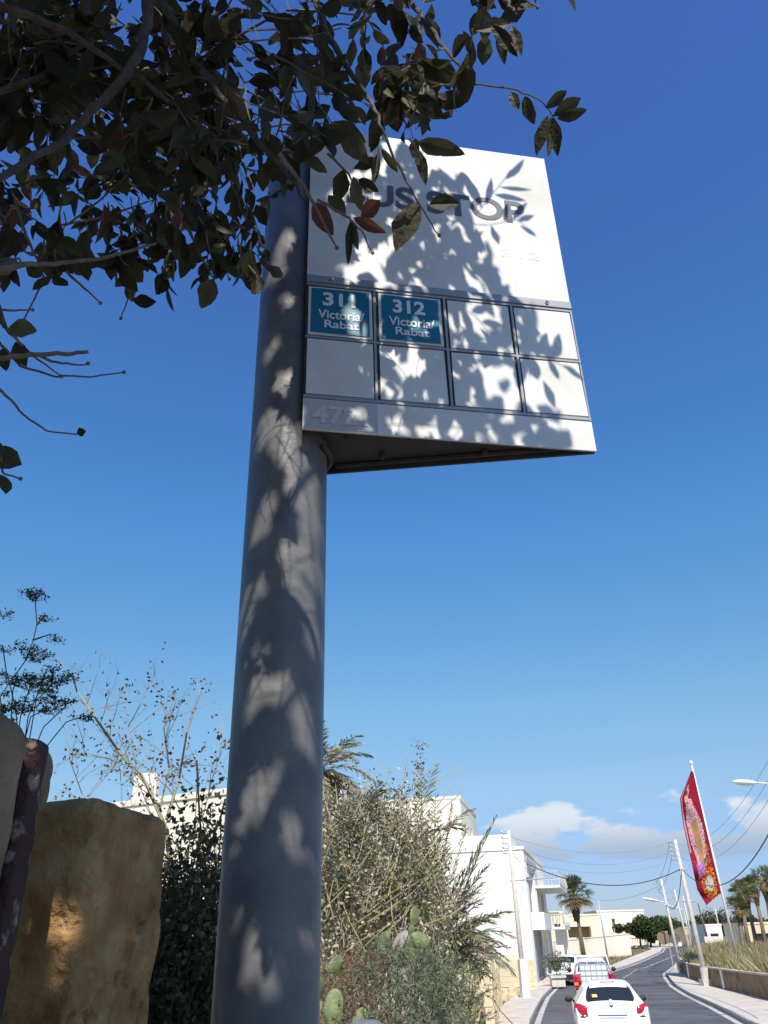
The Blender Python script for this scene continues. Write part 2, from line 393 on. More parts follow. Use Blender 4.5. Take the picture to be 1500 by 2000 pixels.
# rails
mb = MB()
wedge(mb, 0, SW, .425, .446, .004, -.004); wedge(mb, 0, SW, .4165, .4245, .001, -.004)
mb.build('rail', 'rail', box)
for u_ in (.602, .060): MB().ball(S(u_, .436, .005), .0055, 8, 6).build('screw', 'chrome', box)
mb = MB(); wedge(mb, 0, SW, .081, .4165, -.0025, -.004); mb.build('backing_panel', 'seam', box)
mb = MB(); wedge(mb, 0, SW, .0825, .0905, .003, -.0024); wedge(mb, 0, SW, .2535, .2590, .002, -.0024)
for u in (.1625, .3355, .5065): wedge(mb, u - .0028, u + .0028, .0908, .4162, .0028, -.0024)
wedge(mb, SW - .004, SW, .0908, .4162, .001, -.0024)
mb.build('tile_frame', 'rail', box)
us = [(.005, .1575), (.1725, .3275), (.3435, .4985), (.5135, .6615)]
mb = MB()
for r_, (z0, z1) in enumerate(((.262, .4115), (.0935, .2505))):
    for c_, (u0, u1) in enumerate(us):
        t = MB(); k = R.uniform(-.0012, .0012)
        bulge = 0
        i = [t.vt(S(u0 + max(0, R.uniform(-.002, .0015)), z0 + .001, .0015)), t.vt(S(u1, z0 + .001 + R.uniform(0, .002), .0015 + k)), t.vt(S(u1 - abs(R.gauss(0, .002)), z1, .0015)), t.vt(S(u0, z1 - abs(R.gauss(0, .0015)), .0015))]
        j = [t.vt(S(u0, z0 + .001, -.002)), t.vt(S(u1, z0 + .001, -.002)), t.vt(S(u1, z1, -.002)), t.vt(S(u0, z1, -.002))]
        t.fc(*i); t.fc(*j[::-1])
        for q in range(4): t.fc(j[q], j[(q + 1) % 4], i[(q + 1) % 4], i[q])
        tl = t.build('route_tile', 'panel', box)
        if r_ == 0 and c_ < 2:
            q = MB(); wedge(q, u0 + .007, u1 - .008, z0 + .008, z1 - .006, .0032, .0022); q.build('blue_field', 'blue', tl)
            tl['label'] = 'blue route tile reading %s Victoria/ Rabat' % ('311', '312')[c_]
mb = MB(); wedge(mb, 0, SW, 0, .0815, .001, -.004); st = mb.build('bottom_strip', 'panel', box)
mb = MB(); wedge(mb, .003, .164, .003, .0795, .0022, .0012); stn = mb.build('number_plate', 'strip', box)
def text(body, u, z, size, m, parent, name, off=.004, bold=.0, sx=1, align='LEFT'):
    c = bpy.data.curves.new(name, 'FONT'); c.body = body; c.size = size; c.align_x = align; c.align_y = 'BOTTOM_BASELINE' if False else 'BOTTOM'; c.extrude = .0004; c.offset = bold
    o = bpy.data.objects.new('tmp', c); sc.collection.objects.link(o)
    bpy.context.view_layer.update()
    me = bpy.data.meshes.new_from_object(o.evaluated_get(bpy.context.evaluated_depsgraph_get())); bpy.data.objects.remove(o)
    off_ = np.array(WLOC[parent.name])
    for v in me.vertices:
        q = np.array(S(u + v.co.x * sx, z + v.co.y, off + v.co.z)) - off_; v.co = q.tolist()
    me.materials.clear(); me.materials.append(MATS[m])
    ob = bpy.data.objects.new(name, me); sc.collection.objects.link(ob); ob.parent = parent; WLOC[ob.name] = WLOC[parent.name]; return ob
def textfit(body, u0, u1, z0, z1, m, parent, name, off, bold):     # fit the capitals to a box
    o = text(body, 0, 0, 1, m, parent, name, off, bold)
    offp = np.array(WLOC[parent.name]); V = np.array([np.array(v.co) + offp for v in o.data.vertices])
    uu = (V[:, :2] - A) @ dv; zz = V[:, 2] - SZ; a, b, c, d = uu.min(), uu.max(), zz.min(), zz.max()
    nn = (V[:, :2] - A) @ nv
    for v, u_, z_, n_ in zip(o.data.vertices, uu, zz, nn):
        v.co = (np.array(S(u0 + (u_ - a) / (b - a) * (u1 - u0), z0 + (z_ - c) / (d - c) * (z1 - z0), n_)) - offp).tolist()
    return o
textfit('BUS STOP', .086, .582, .715, .80, 'lettergrey', fp, 'lettering', .0010, .026)
textfit('312', .50, .605, .585, .612, 'faint', fp, 'faded_number', .0001, .0)
for k, (u0, u1) in enumerate(us[:2]):
    par = stn
    tl = [o for o in bpy.data.objects if o.name.startswith('route_tile') and o.get('label', '').startswith('blue')][k]
    w_ = u1 - u0
    textfit(('311', '312')[k], u0 + w_ * .22, u1 - w_ * .27, .352, .394, 'letterwhite', tl, 'route_number', .0042, .03)
    textfit('Victoria/', u0 + w_ * .15, u1 - w_ * .13, .3125, .3395, 'letterwhite', tl, 'lettering', .0042, .018)
    textfit('Rabat', u0 + w_ * .25, u1 - w_ * .22, .285, .308, 'letterwhite', tl, 'lettering', .0042, .018)
textfit('4721', .020, .142, .016, .064, 'faded', stn, 'stop_number', .0034, .025)
# ================================================================ OAK TREE OVERHEAD
LEAFC = [(.044, .042, .018), (.055, .051, .021), (.034, .036, .016), (.080, .076, .036), (.048, .041, .020)]
def leaf(mb, base, d, nrm, Ln, Wd, col, curl=.12):
    d = unit(d); s = np.cross(d, nrm); s = unit(s); nn = np.cross(s, d)
    ts = (0, .14, .34, .55, .75, .9, 1); ws = (.04, .55, .95, 1, .72, .34, 0)
    mid = []; le = []; ri = []
    for t, q in zip(ts, ws):
        c = base + d * Ln * t - nn * curl * Ln * t * t; mid.append(mb.vt(c))
        if q > 0:
            j = 1 + R.uniform(-.16, .16); k = 1 + R.uniform(-.16, .16)
            le.append(mb.vt(c + s * Wd * q * .5 * j + nn * Wd * .16 * q)); ri.append(mb.vt(c - s * Wd * q * .5 * k + nn * Wd * .16 * q))
    for k in range(5):
        mb.fc(mid[k], mid[k + 1], le[k + 1], le[k], col=col); mb.fc(ri[k], ri[k + 1], mid[k + 1], mid[k], col=col)
    mb.fc(mid[5], mid[6], le[5], col=col); mb.fc(ri[5], mid[6], mid[5], col=col)
TREE = np.array([-2.35, -.75])
tree = thing('oak_tree', (TREE[0], TREE[1], g(0)), 'leafy dark green oak tree whose branches hang over the bus stop', 'tree')
fol = MB(); twg = MB()
DENSE = [(-60, -60), (1060, -60), (1045, 20), (1000, 60), (940, 130), (930, 190), (860, 235), (800, 280), (720, 295), (640, 330), (560, 395), (530, 430), (515, 480), (470, 520), (430, 470), (390, 470), (330, 500), (280, 530), (215, 530), (150, 490), (100, 480), (60, 530), (-60, 540)]
LIT_S = [[(880, 285), (1075, 300), (1115, 640), (1045, 610), (985, 565), (955, 480), (1010, 430), (960, 300)], [(700, 480), (760, 480), (740, 540), (690, 540)], [(1040, 560), (1120, 600), (1130, 660), (1050, 660)], [(1120, 730), (1165, 780), (1165, 880), (1110, 860)], [(900, 600), (960, 600), (960, 660), (900, 650)],
         [(760, 690), (850, 690), (830, 740), (770, 750)], [(620, 380), (680, 330), (760, 310), (700, 370), (660, 420)], [(820, 300), (900, 290), (900, 350), (830, 330)], [(750, 810), (790, 800), (800, 860), (760, 850)], [(830, 830), (900, 830), (900, 875), (840, 865)], [(600, 780), (640, 790), (620, 815)], [(930, 700), (990, 710), (980, 760), (930, 740)], [(1040, 740), (1100, 760), (1090, 800), (1040, 790)], [(640, 520), (700, 510), (690, 540), (640, 545)], [(600, 560), (620, 560), (620, 590), (600, 590)]]
LIT_P = [(520, 850, 15, 30), (560, 885, 32, 38), (590, 945, 27, 48), (607, 1005, 22, 60), (622, 1070, 10, 45), (522, 1000, 13, 18), (510, 1045, 12, 16), (565, 1110, 14, 18), (495, 1165, 16, 34), (466, 1190, 14, 45), (588, 1180, 30, 24), (615, 1230, 13, 36), (496, 1276, 12, 16), (522, 1360, 38, 28), (585, 1390, 22, 38), (482, 1400, 14, 22), (598, 1450, 12, 24), (541, 1512, 10, 12), (512, 1548, 34, 24), (486, 1600, 30, 38), (575, 1655, 22, 52), (450, 1662, 15, 20), (603, 1790, 15, 42), (455, 1780, 11, 16), (486, 1840, 12, 20), (497, 1903, 25, 26), (536, 1945, 19, 34), (560, 490, 5, 14), (536, 540, 6, 12), (548, 770, 8, 16), (530, 690, 6, 12), (560, 610, 5, 10)]
LIT_W = [(128, 1815, 15, 26), (125, 1870, 20, 26), (70, 1850, 8, 16), (180, 1730, 8, 8), (110, 1955, 34, 26), (60, 1975, 14, 12)]
RD = -SUN
def lit(c):
    """does the shadow of a leaf at c fall where the photograph shows sun?"""
    t = ((A - c[:2]) @ nv) / (RD[:2] @ nv)
    if t > 0:
        q = c + RD * t; x, y = proj(q); u = (q[:2] - A) @ dv; z = q[2] - SZ
        if -.05 < u < SW + .05 and -.05 < z < SH + .05:
            for pl in LIT_S:
                if inpoly(x, y, pl): return True
    t = (BY - BR * .8 - c[1]) / RD[1]
    if t > 0:
        q = c + RD * t
        if abs(q[0] - BX) < .12 and q[2] < 4.5:
            x, y = proj(q)
            for a, b, ra, rb in LIT_P:
                if ((x - a) / (ra + 20)) ** 2 + ((y - b) / (rb + 20)) ** 2 < 1: return True
    t = (1.16 - c[1]) / RD[1]
    if t > 0:
        q = c + RD * t; x, y = proj(q)
        if -50 < x < 330 and 1500 < y < 2100:
            for a, b, ra, rb in LIT_W:
                if ((x - a) / (ra + 20)) ** 2 + ((y - b) / (rb + 20)) ** 2 < 1: return True
    return False
def visible_bad(c, pad=0):
    x, y = proj(c)
    if x < -40 or x > 1560 or y < -40 or y > 2060: return False
    return not inpoly(x, y, DENSE)
def leafcol():
    k = R.random()
    if k < .025: c = (.13, .050, .034)
    elif k < .05: c = (.17, .12, .065)
    else: c = R.choice(LEAFC)
    q = R.uniform(.7, 1.7); return tuple(x * q for x in c)
def twig(p0, dirn, length, nl, check=True, L0=.05, droop=.35, r=.0014):
    p = np.array(p0, float); d = unit(dirn); n = 6; pts = [p]
    for k in range(n):
        d = unit(d + rv(.12) + np.array([0, 0, -droop * .16])); p = p + d * length / n; pts.append(p)
    if check and (visible_bad(pts[-1]) or visible_bad(pts[0])): return
    twg.tube(pts, [r * (1 - .08 * k) for k in range(n + 1)], 4)
    for k in range(nl):
        t = (k + 1) / nl * n; i = min(int(t), n - 1); b = pts[i] + (pts[i + 1] - pts[i]) * (t - i)
        dd = unit(unit(pts[i + 1] - pts[i]) * .8 + rv(.55) + np.array([0, 0, -.45]))
        Ln = L0 * R.uniform(.65, 1.35)
        if check and (visible_bad(b + dd * Ln * .9) or lit(b + dd * Ln * .5)): continue
        leaf(fol, b + dd * .006, dd, unit(rv()), Ln, Ln * R.uniform(.42, .6), leafcol(), R.uniform(-.2, .6))
# visible mass
cnt = 0
for _ in range(1150):
    x = R.uniform(-60, 1050); y = R.uniform(-60, 510)
    if not inpoly(x, y, DENSE): continue
    if R.random() < min(.5, max(0, (y - 150) / 600)): continue
    if noise.noise((x / 75, y / 75, 3.3)) < -.04 + (.10 if x > 560 else 0) + (.07 if x < 420 and y > 180 else 0): continue
    if x > 620 and R.random() < .45: continue
    if 130 < x < 230 and 150 < y < 330 and R.random() < .7: continue
    d = R.uniform(1.0, 1.75); p0 = D(x, y, d)
    dr = D(x + R.uniform(-25, 60), y + R.uniform(-10, 60), d + R.uniform(-.06, .06)) - p0
    twig(p0, dr, R.uniform(.09, .20), R.randint(6, 10), True, .043)
for _ in range(46):
    x = R.uniform(-20, 520); y = R.uniform(380, 500); d = R.uniform(1.0, 1.4); q_ = D(x, y, d); e_ = D(x + R.gauss(8, 22), y + R.uniform(30, 75) * (1.25 if 180 < x < 260 or 370 < x < 420 else 1), d); d_ = unit(e_ - q_); pts = [q_ + (e_ - q_) * k / 5 + rv(.0025) for k in range(6)]
    twg.tube(pts, [.0014 - .0001 * k for k in range(6)], 4)
    for k in range(1, 6):
        if R.random() < .8: dd = unit(d_ * .7 + rv(.5) + [0, 0, -.5]); Ln = R.uniform(.026, .046); leaf(fol, pts[k], dd, unit(rv()), Ln, Ln * R.uniform(.42, .6), leafcol(), R.uniform(-.1, .3))
# canopy above the camera, then unseen leaves added to block sky light
for _ in range(520):
    p0 = np.array([R.uniform(-2.2, .15), R.uniform(-2.0, .9), R.uniform(4.25, 5.6)])
    if p0[2] - 2.5 < 1.84 * p0[1] + .15: continue
    twig(p0, rv() * [1, 1, .3], R.uniform(.2, .35), 8, True, .06)
for _ in range(5200):  # added leaf mass behind the camera, dims sky light on the pole
    y_ = R.uniform(-4.2, -.55); x_ = R.uniform(-4.2, 1.3); zm = 1.45 + 1.19 * (1.1 - y_); z_ = R.uniform(.9, min(zm, 6.3))
    if (x_ - TREE[0]) ** 2 + (y_ - TREE[1]) ** 2 < .06: continue
    Ln = R.uniform(.09, .16); leaf(fol, np.array([x_, y_, z_]), unit(rv() + [0, 0, -.4]), unit(rv()), Ln, Ln * .6, leafcol(), .1)
for _ in range(1500):  # out-of-view leaves continuing the added mass on the left
    y_ = R.uniform(-.6, 1.6); x_ = R.uniform(-4.2, -1.6); z_ = R.uniform(1.6, 5.5); c_ = np.array([x_, y_, z_]); px_, py_ = proj(c_)
    if -60 < px_ < 1560 and -60 < py_ < 2100: continue
    Ln = R.uniform(.07, .12); leaf(fol, c_, unit(rv() + [0, 0, -.4]), unit(rv()), Ln, Ln * .6, leafcol(), .1)
def onsign(px, py): r_ = ray(px, py); t_ = (A @ nv) / (r_[:2] @ nv); return r_ * t_ + [0, 0, H]
def shsprig(path, k, lv, Ls=.05):
    pts = [onsign(x, y) - RD * k for x, y in path]; fp_ = [pts[0] - (pts[-1] - pts[0]) * .0 - RD * .0]
    for a_, b_ in zip(pts[:-1], pts[1:]): fp_ += [a_ + (b_ - a_) * t_ / 3 + rv(.001) for t_ in (1, 2, 3)]
    twg.tube(fp_, list(np.linspace(.0022, .0012, len(fp_))), 4)
    for x, y, x1, y1, w_ in lv:
        a_ = onsign(x, y) - RD * k; b_ = onsign(x1, y1) - RD * (k + R.uniform(-.02, .02)); leaf(fol, a_, b_ - a_, unit(SUN + rv(.25)), np.linalg.norm(b_ - a_), w_, leafcol(), R.uniform(-.05, .1))
shsprig([(860, 330), (930, 420), (985, 350), (1020, 318)], .75, [(985, 350, 1026, 315, .022), (975, 365, 1040, 372, .014), (965, 380, 1028, 392, .016), (950, 400, 960, 345, .02), (940, 405, 905, 335, .030), (930, 415, 890, 365, .022)])
shsprig([(860, 430), (940, 440), (1010, 430), (1045, 455)], .8, [(1000, 430, 1030, 395, .016), (1010, 432, 1045, 420, .014), (1015, 440, 1048, 462, .012), (960, 440, 975, 480, .02), (930, 445, 940, 500, .026), (985, 432, 990, 400, .016)])
shsprig([(850, 490), (920, 530), (965, 560), (1000, 580)], .85, [(940, 545, 1000, 580, .022), (920, 530, 975, 535, .02), (900, 520, 905, 575, .022), (880, 505, 930, 500, .02), (950, 555, 985, 600, .016)])
shsprig([(900, 640), (1000, 690), (1070, 700), (1140, 742)], .9, [(1020, 690, 1035, 640, .022), (1055, 695, 1068, 652, .026), (1085, 700, 1092, 655, .024), (1070, 705, 1092, 742, .018), (1100, 715, 1142, 745, .016), (1040, 700, 1050, 745, .026), (1020, 700, 1010, 760, .03), (1060, 745, 1085, 800, .022)])
shsprig([(880, 590), (930, 620), (960, 660)], .9, [(900, 600, 925, 660, .022), (920, 610, 960, 600, .02), (940, 630, 985, 640, .018), (885, 595, 895, 650, .02)])
shsprig([(760, 830), (1000, 840), (1105, 862)], 1.0, [(1060, 852, 1100, 850, .028), (980, 838, 1000, 870, .022), (940, 836, 950, 800, .024), (900, 835, 930, 860, .02)])
# leaves that shade pole, sign, wall and shrub
def shade(n, target, k0, k1):
    for _ in range(n):
        q = target(); c = q - RD * R.uniform(k0, k1)
        if visible_bad(c) or lit(c): continue
        dd = unit(rv() + np.array([0, 0, -.4])); Ln = R.uniform(.045, .075)
        leaf(fol, c - dd * Ln * .5, dd, unit(rv() + SUN * 1.3), Ln, Ln * .55, leafcol(), R.uniform(-.1, .3))
shade(4300, lambda: np.array([BX + R.uniform(-.115, .13), 1.42, R.uniform(1.7, 4.55)]), 1.9, 3.0)
shade(430, lambda: np.array([A[0] + dv[0] * .33 * R.random() - .02, 1.41, SZ + R.uniform(-.05, 1.0)]), .7, 1.7)
shade(170, lambda: np.array([A[0] + dv[0] * .42 * R.random(), 1.42, SZ + R.uniform(.5, 1.0)]), .8, 1.6)
shade(250, lambda: np.array([A[0] + dv[0] * (.3 + .3 * R.random() ** 1.3), 1.44, SZ + R.uniform(0, .75)]), .7, 1.6)
shade(4200, lambda: np.array([R.uniform(-.98, -.28), R.uniform(1.0, 1.4), R.uniform(2.0, 3.0)]), 2.0, 3.2)
shade(1500, lambda: np.array([R.uniform(-1.2, -.5), R.uniform(2.4, 3.2), R.uniform(1.7, 2.7)]), 2.6, 4.0)
# hand set sprigs, each a pixel path and the camera depth of its two ends
def sprig(px, d0, d1, leaves, r0=.0022, r1=.0009):
    n = len(px); pts = [D(x, y, d0 + (d1 - d0) * k / (n - 1)) for k, (x, y) in enumerate(px)]
    f = []
    for k in range(n - 1):
        for s_ in range(4): f.append(pts[k] + (pts[k + 1] - pts[k]) * s_ / 4 + rv(.0006))
    f.append(pts[-1]); twg.tube(f, list(np.linspace(r0, r1, len(f))), 6)
    if r1 < .0015: twg.ball(f[-1], .0028, 6, 4)
    for bx, by, tx, ty, wd in leaves:
        d = d0 + (d1 - d0) * .8; b = D(bx, by, d); t = D(tx, ty, d + R.uniform(-.012, .012)); L_ = np.linalg.norm(t - b)
        view = unit(b - np.array([0, 0, H])); c = leafcol() if wd > 0 else (.13, .055, .038)
        leaf(fol, b, t - b, unit(-view + rv(.35)), L_, abs(wd), c, R.uniform(-.05, .15))
sprig([(860, 165), (940, 165), (1010, 175), (1055, 195), (1080, 225)], 1.25, 1.3, [(1000, 182), ] and
      [(998, 180, 1012, 214, .018), (1025, 188, 1042, 242, .024), (1065, 210, 1110, 177, .020), (1080, 226, 1138, 190, .022), (1088, 232, 1148, 214, .020), (1070, 226, 1045, 300, .022), (1076, 228, 1068, 308, .022), (1080, 228, 1090, 304, .018)])
sprig([(745, 250), (770, 310), (800, 365), (830, 415), (858, 460)], .98, 1.02, [(815, 395, 772, 490, .034), (838, 400, 898, 396, .026)])
sprig([(545, 300), (590, 360), (620, 410), (650, 470), (658, 484)], .85, .9, [(612, 395, 652, 460, -.022)], .0028)
sprig([(620, 390), (655, 410), (680, 425), (705, 450), (728, 494)], 1.05, 1.08, [(685, 430, 680, 520, .012), (688, 432, 700, 490, .012), (690, 425, 752, 455, -.016), (705, 425, 742, 390, -.022), (675, 420, 640, 380, .02)])
sprig([(640, 300), (680, 340), (700, 372)], 1.1, 1.1, [(672, 330, 655, 400, .024), (690, 345, 704, 410, .018), (700, 350, 740, 375, .016)])
sprig([(800, 270), (818, 300), (828, 345)], 1.1, 1.12, [(812, 270, 808, 310, .014), (815, 290, 832, 362, .016), (820, 275, 910, 300, .024), (815, 275, 860, 305, .015)])
sprig([(740, 290), (735, 340), (725, 370)], 1.15, 1.15, [(745, 290, 778, 338, .012), (738, 300, 728, 360, .014), (735, 310, 690, 330, .016)])
sprig([(405, 440), (425, 490), (448, 545), (470, 590)][:3], 1.2, 1.25, [])
sprig([(360, 430), (392, 500), (415, 540), (420, 556)], 1.15, 1.18, [(385, 470, 352, 545, .028), (398, 512, 402, 548, .018), (416, 545, 392, 604, .028)])
sprig([(235, 440), (243, 500), (250, 545), (252, 578), (236, 622)], 1.2, 1.22, [(250, 520, 274, 552, .022), (250, 540, 224, 560, .014), (254, 550, 258, 590, .020), (258, 585, 306, 590, .020)])
sprig([(30, 390), (50, 460), (80, 520), (85, 545), (50, 620), (46, 634)], 1.1, 1.15, [(80, 520, 55, 538, .022), (90, 500, 142, 530, .026), (92, 515, 115, 552, .018)])
sprig([(-10, 528), (60, 516), (120, 515), (200, 505), (305, 476)], .8, .9, [], .0032, .0016)
sprig([(130, 530), (165, 562), (196, 592)], 1.1, 1.1, [])
sprig([(-10, 615), (10, 640), (30, 660), (60, 690), (120, 735)], 1.0, 1.02, [(15, 643, 72, 645, .026), (30, 668, 50, 715, .022), (5, 680, 12, 725, .018)], .003)
sprig([(-10, 660), (40, 715), (110, 735), (180, 735), (242, 727)], 1.05, 1.05, [], .002)
sprig([(-10, 702), (60, 692), (130, 690), (172, 687)], .7, .72, [], .0026, .0016)
sprig([(60, 690), (100, 705), (140, 713), (172, 710)], 1.0, 1.0, [])
sprig([(-10, 750), (20, 780), (45, 810), (90, 842), (160, 848)], 1.0, 1.05, [(150, 846, 168, 842, .012)], .002)
sprig([(-10, 606), (30, 605), (64, 605)], 1.1, 1.1, []); sprig([(-10, 570), (5, 555), (22, 540)], 1.1, 1.1, [])
sprig([(-20, 870), (0, 890), (5, 925), (40, 935)], 1.0, 1.0, [(-20, 890, 42, 905, .034), (-5, 925, 12, 965, .026), (-10, 880, 10, 880, .02)])
sprig([(455, 430), (485, 450), (510, 480)], 1.2, 1.2, [(470, 480, 498, 538, .016), (462, 490, 460, 545, .014), (475, 505, 505, 520, .012), (500, 400, 520, 440, .02)])
sprig([(450, 350), (475, 420), (515, 482)], 1.3, 1.3, [(470, 380, 455, 430, .022), (480, 400, 500, 440, .018)])
sprig([(280, 480), (290, 500), (288, 528)], 1.2, 1.2, []); sprig([(380, 470), (410, 495), (440, 510)], 1.2, 1.2, [])
sprig([(1000, -40), (1020, -5), (1050, 15)], 1.2, 1.2, [(960, 50, 1010, 105, .02), (975, 55, 985, 128, .016), (1000, 50, 1018, 112, .018), (930, 60, 1000, 45, .026), (1010, 20, 1052, 5, .018), (1100, -20, 1125, 20, .014), (905, 60, 930, 120, .016)])
# limbs
def limb(pts, r0, r1, n=8):
    mb = MB(); f = []
    P_ = [np.array(p, float) for p in pts]
    for k in range(len(P_) - 1):
        for s_ in range(5): f.append(P_[k] + (P_[k + 1] - P_[k]) * s_ / 5 + rv(.0016))
    f.append(P_[-1]); mb.tube(f, list(np.linspace(r0, r1, len(f))), n); return mb.build('branch', 'bark', tree, smooth=True)
top = np.array([TREE[0], TREE[1], 2.9])
mb = MB(); mb.tube([(TREE[0], TREE[1], g(0) - .1), (TREE[0] + .05, TREE[1], 1.3), (TREE[0] - .03, TREE[1] + .03, 2.1), top], [.19, .15, .135, .12], 14); mb.build('trunk', 'bark', tree, smooth=True)
j1 = np.array([-1.5, -.5, 3.9]); j2 = np.array([-1.3, .1, 3.4]); j3 = np.array([-.6, -.9, 4.6])
limb([top, j1, j3, (.2, -1.2, 5.1)], .09, .012); limb([top, j2], .07, .03); limb([j1, (-.9, 0, 4.6), (-.3, .3, 4.9)], .05, .01)
limb([j2, D(-150, -60, .9), D(0, 10, .95), D(130, 60, 1), D(320, 190, 1.05), D(470, 275, 1.1)], .008, .0014)
limb([j2, D(200, -150, 1.1), D(290, -10, 1.1), D(280, 90, 1.05), D(220, 180, 1.0), D(130, 275, .95), D(-30, 360, .85)][::-1], .0038, .010)
limb([j1, D(280, -120, 1.2), D(310, -10, 1.2), D(380, 120, 1.15), D(440, 205, 1.1), D(560, 340, 1.0), D(600, 395, .95)], .010, .0016)
limb([j1, D(550, -150, 1.3), D(610, -10, 1.3), D(650, 90, 1.25), D(720, 190, 1.15), D(748, 255, 1.05)], .011, .0016)
limb([j1, D(150, -120, 1.25), D(180, 90, 1.2), D(230, 230, 1.2), D(280, 345, 1.2), D(400, 440, 1.2)], .009, .0014)
limb([j3, D(700, -180, 1.6), D(780, -30, 1.5), D(830, 40, 1.4), D(880, 110, 1.3), D(930, 165, 1.25)], .008, .0014)
limb([j3, D(900, -180, 1.5), D(940, -40, 1.3), D(985, 0, 1.25), D(1010, 30, 1.2)], .009, .0014)
limb([j2, D(-200, 100, 1.0), D(-40, 190, 1.0), D(100, 140, 1.1), D(240, 130, 1.2)], .008, .0014)
limb([j2, D(-250, 400, .9), D(-60, 480, .95), D(10, 640, 1.0)], .014, .003)
limb([j2, D(-250, 500, .9), D(-80, 640, 1.0), D(-20, 870, 1.0)], .012, .003)
limb([D(200, 190, 1.2), D(280, 130, 1.2), D(390, 120, 1.25), D(520, 40, 1.3)], .003, .002); limb([D(0, 190, 1.3), D(90, 160, 1.3), D(200, 115, 1.3)], .002, .003)
for a_, b_ in (((560, 215), (400, 150)), ((350, 255), (140, 270)), ((480, 60), (600, 30)), ((700, 30), (560, 20)), ((300, 390), (120, 440)), ((260, 330), (130, 440))):
    m_ = ((a_[0] + b_[0]) / 2, (a_[1] + b_[1]) / 2 + R.uniform(-15, 15)); d_ = R.uniform(1, 1.35)
    twg.tube([D(*a_, d_), D(*m_, d_), D(*b_, d_ + .05)], [.0012, .0018, .002], 5)
twg.build('twigs', 'twig', tree); fol.build('foliage', 'leaf', tree)  # foliage holds oak leaves plus the added out-of-view sky blockers
# ================================================================ STONE WALL LEFT
def az(px, py): r = ray(px, py); return r[0] / r[1]
def rock(corner, ux, wx, wy, z0, z1, res, rnd, amp, pits=(), seed=0):
    """rounded, weathered block; corner = near right corner in plan, ux = unit direction of its front face"""
    ux = unit(np.array([ux[0], ux[1]])); uy = np.array([-ux[1], ux[0]]); c = np.array([*corner]) - ux * wx / 2 * 1 + uy * wy / 2
    dim = np.array([wx, wy, z1 - z0]); ctr = np.array([c[0], c[1], (z0 + z1) / 2]); mb = MB(); cache = {}
    nn = [max(2, int(d / res)) for d in dim]
    def pt(i, j, k):
        key = (i, j, k)
        if key in cache: return cache[key]
        q = (np.array([i / nn[0], j / nn[1], k / nn[2]]) - .5) * dim; inner = np.clip(q, -dim / 2 + rnd, dim / 2 - rnd); d = q - inner
        l = np.linalg.norm(d); nrm = d / l if l > 1e-6 else np.array([0, 0, 1.]); q = inner + nrm * min(l, rnd)
        v = q * 1.0; a = noise.fractal(Vector((v * 9 + seed).tolist()), 1, 2, 5) * amp + noise.noise(Vector((v * 3 + seed).tolist())) * amp * 1.2
        vo = noise.voronoi(Vector((v * 42 + seed).tolist()))[0][0]
        msk = max(0, noise.noise(Vector((v * 7 + seed + 5).tolist())) + .12 + (-.9 * v[2] / dim[2]) * .6)
        a -= msk * max(0, .42 - vo) * .09
        for (pc, pr, pd) in pits:
            dd = np.linalg.norm((q - np.array(pc)) / np.array(pr)); a -= 1.5 * pd * max(0, 1 - dd ** 2) ** .7
        q = q + nrm * a
        w = np.array([ctr[0] + ux[0] * q[0] + uy[0] * q[1], ctr[1] + ux[1] * q[0] + uy[1] * q[1], ctr[2] + q[2]])
        cache[key] = mb.vt(w); return cache[key]
    for ax in range(3):
        o1, o2 = [(1, 2), (0, 2), (0, 1)][ax]
        for side in (0, nn[ax]):
            for a in range(nn[o1]):
                for b in range(nn[o2]):
                    def idx(x, y): t = [0, 0, 0]; t[ax] = side; t[o1] = x; t[o2] = y; return pt(*t)
                    q = (idx(a, b), idx(a + 1, b), idx(a + 1, b + 1), idx(a, b + 1))
                    flip = (side == 0) ^ (ax == 1); mb.fc(*(q[::-1] if flip else q))
    return mb
a195 = az(195, 1552); a325 = az(325, 1600)
cor = (a325 * 1.34 + .012, 1.35); nc = (a195 * 1.13, 1.13)
dirr = unit(np.array(cor) - np.array(nc)); uxf = np.array([dirr[1], -dirr[0]])
ztop = P(195, 1552, 1.13)[2]; wy = float(np.hypot(cor[0] - nc[0], cor[1] - nc[1]))
pits = [((.18, -.02, -.10), (.05, .022, .04), .045), ((.18, .03, -.03), (.05, .016, .035), .03), ((.18, .06, -.11), (.05, .02, .02), .05), ((.18, .02, -.16), (.05, .03, .02), .03), ((-.08, -.12, -.02), (.03, .04, .02), .02), ((-.05, -.12, .16), (.02, .04, .012), .014), ((.18, -.06, .04), (.04, .012, .02), .016),
        ((.18, .02, .12), (.04, .010, .012), .014), ((.18, .08, .03), (.04, .014, .03), .022), ((.18, .04, .15), (.04, .012, .008), .012), ((.18, .00, .09), (.04, .007, .007), .014), ((.18, .025, .085), (.04, .006, .008), .014), ((.18, .05, .06), (.04, .01, .012), .016), ((.18, -.04, -.18), (.04, .02, .03), .03), ((.18, .09, -.06), (.04, .012, .04), .03)]
mb = rock(nc, uxf, .36, wy, ztop - .62, ztop, .0065, .022, .006, pits, 3)
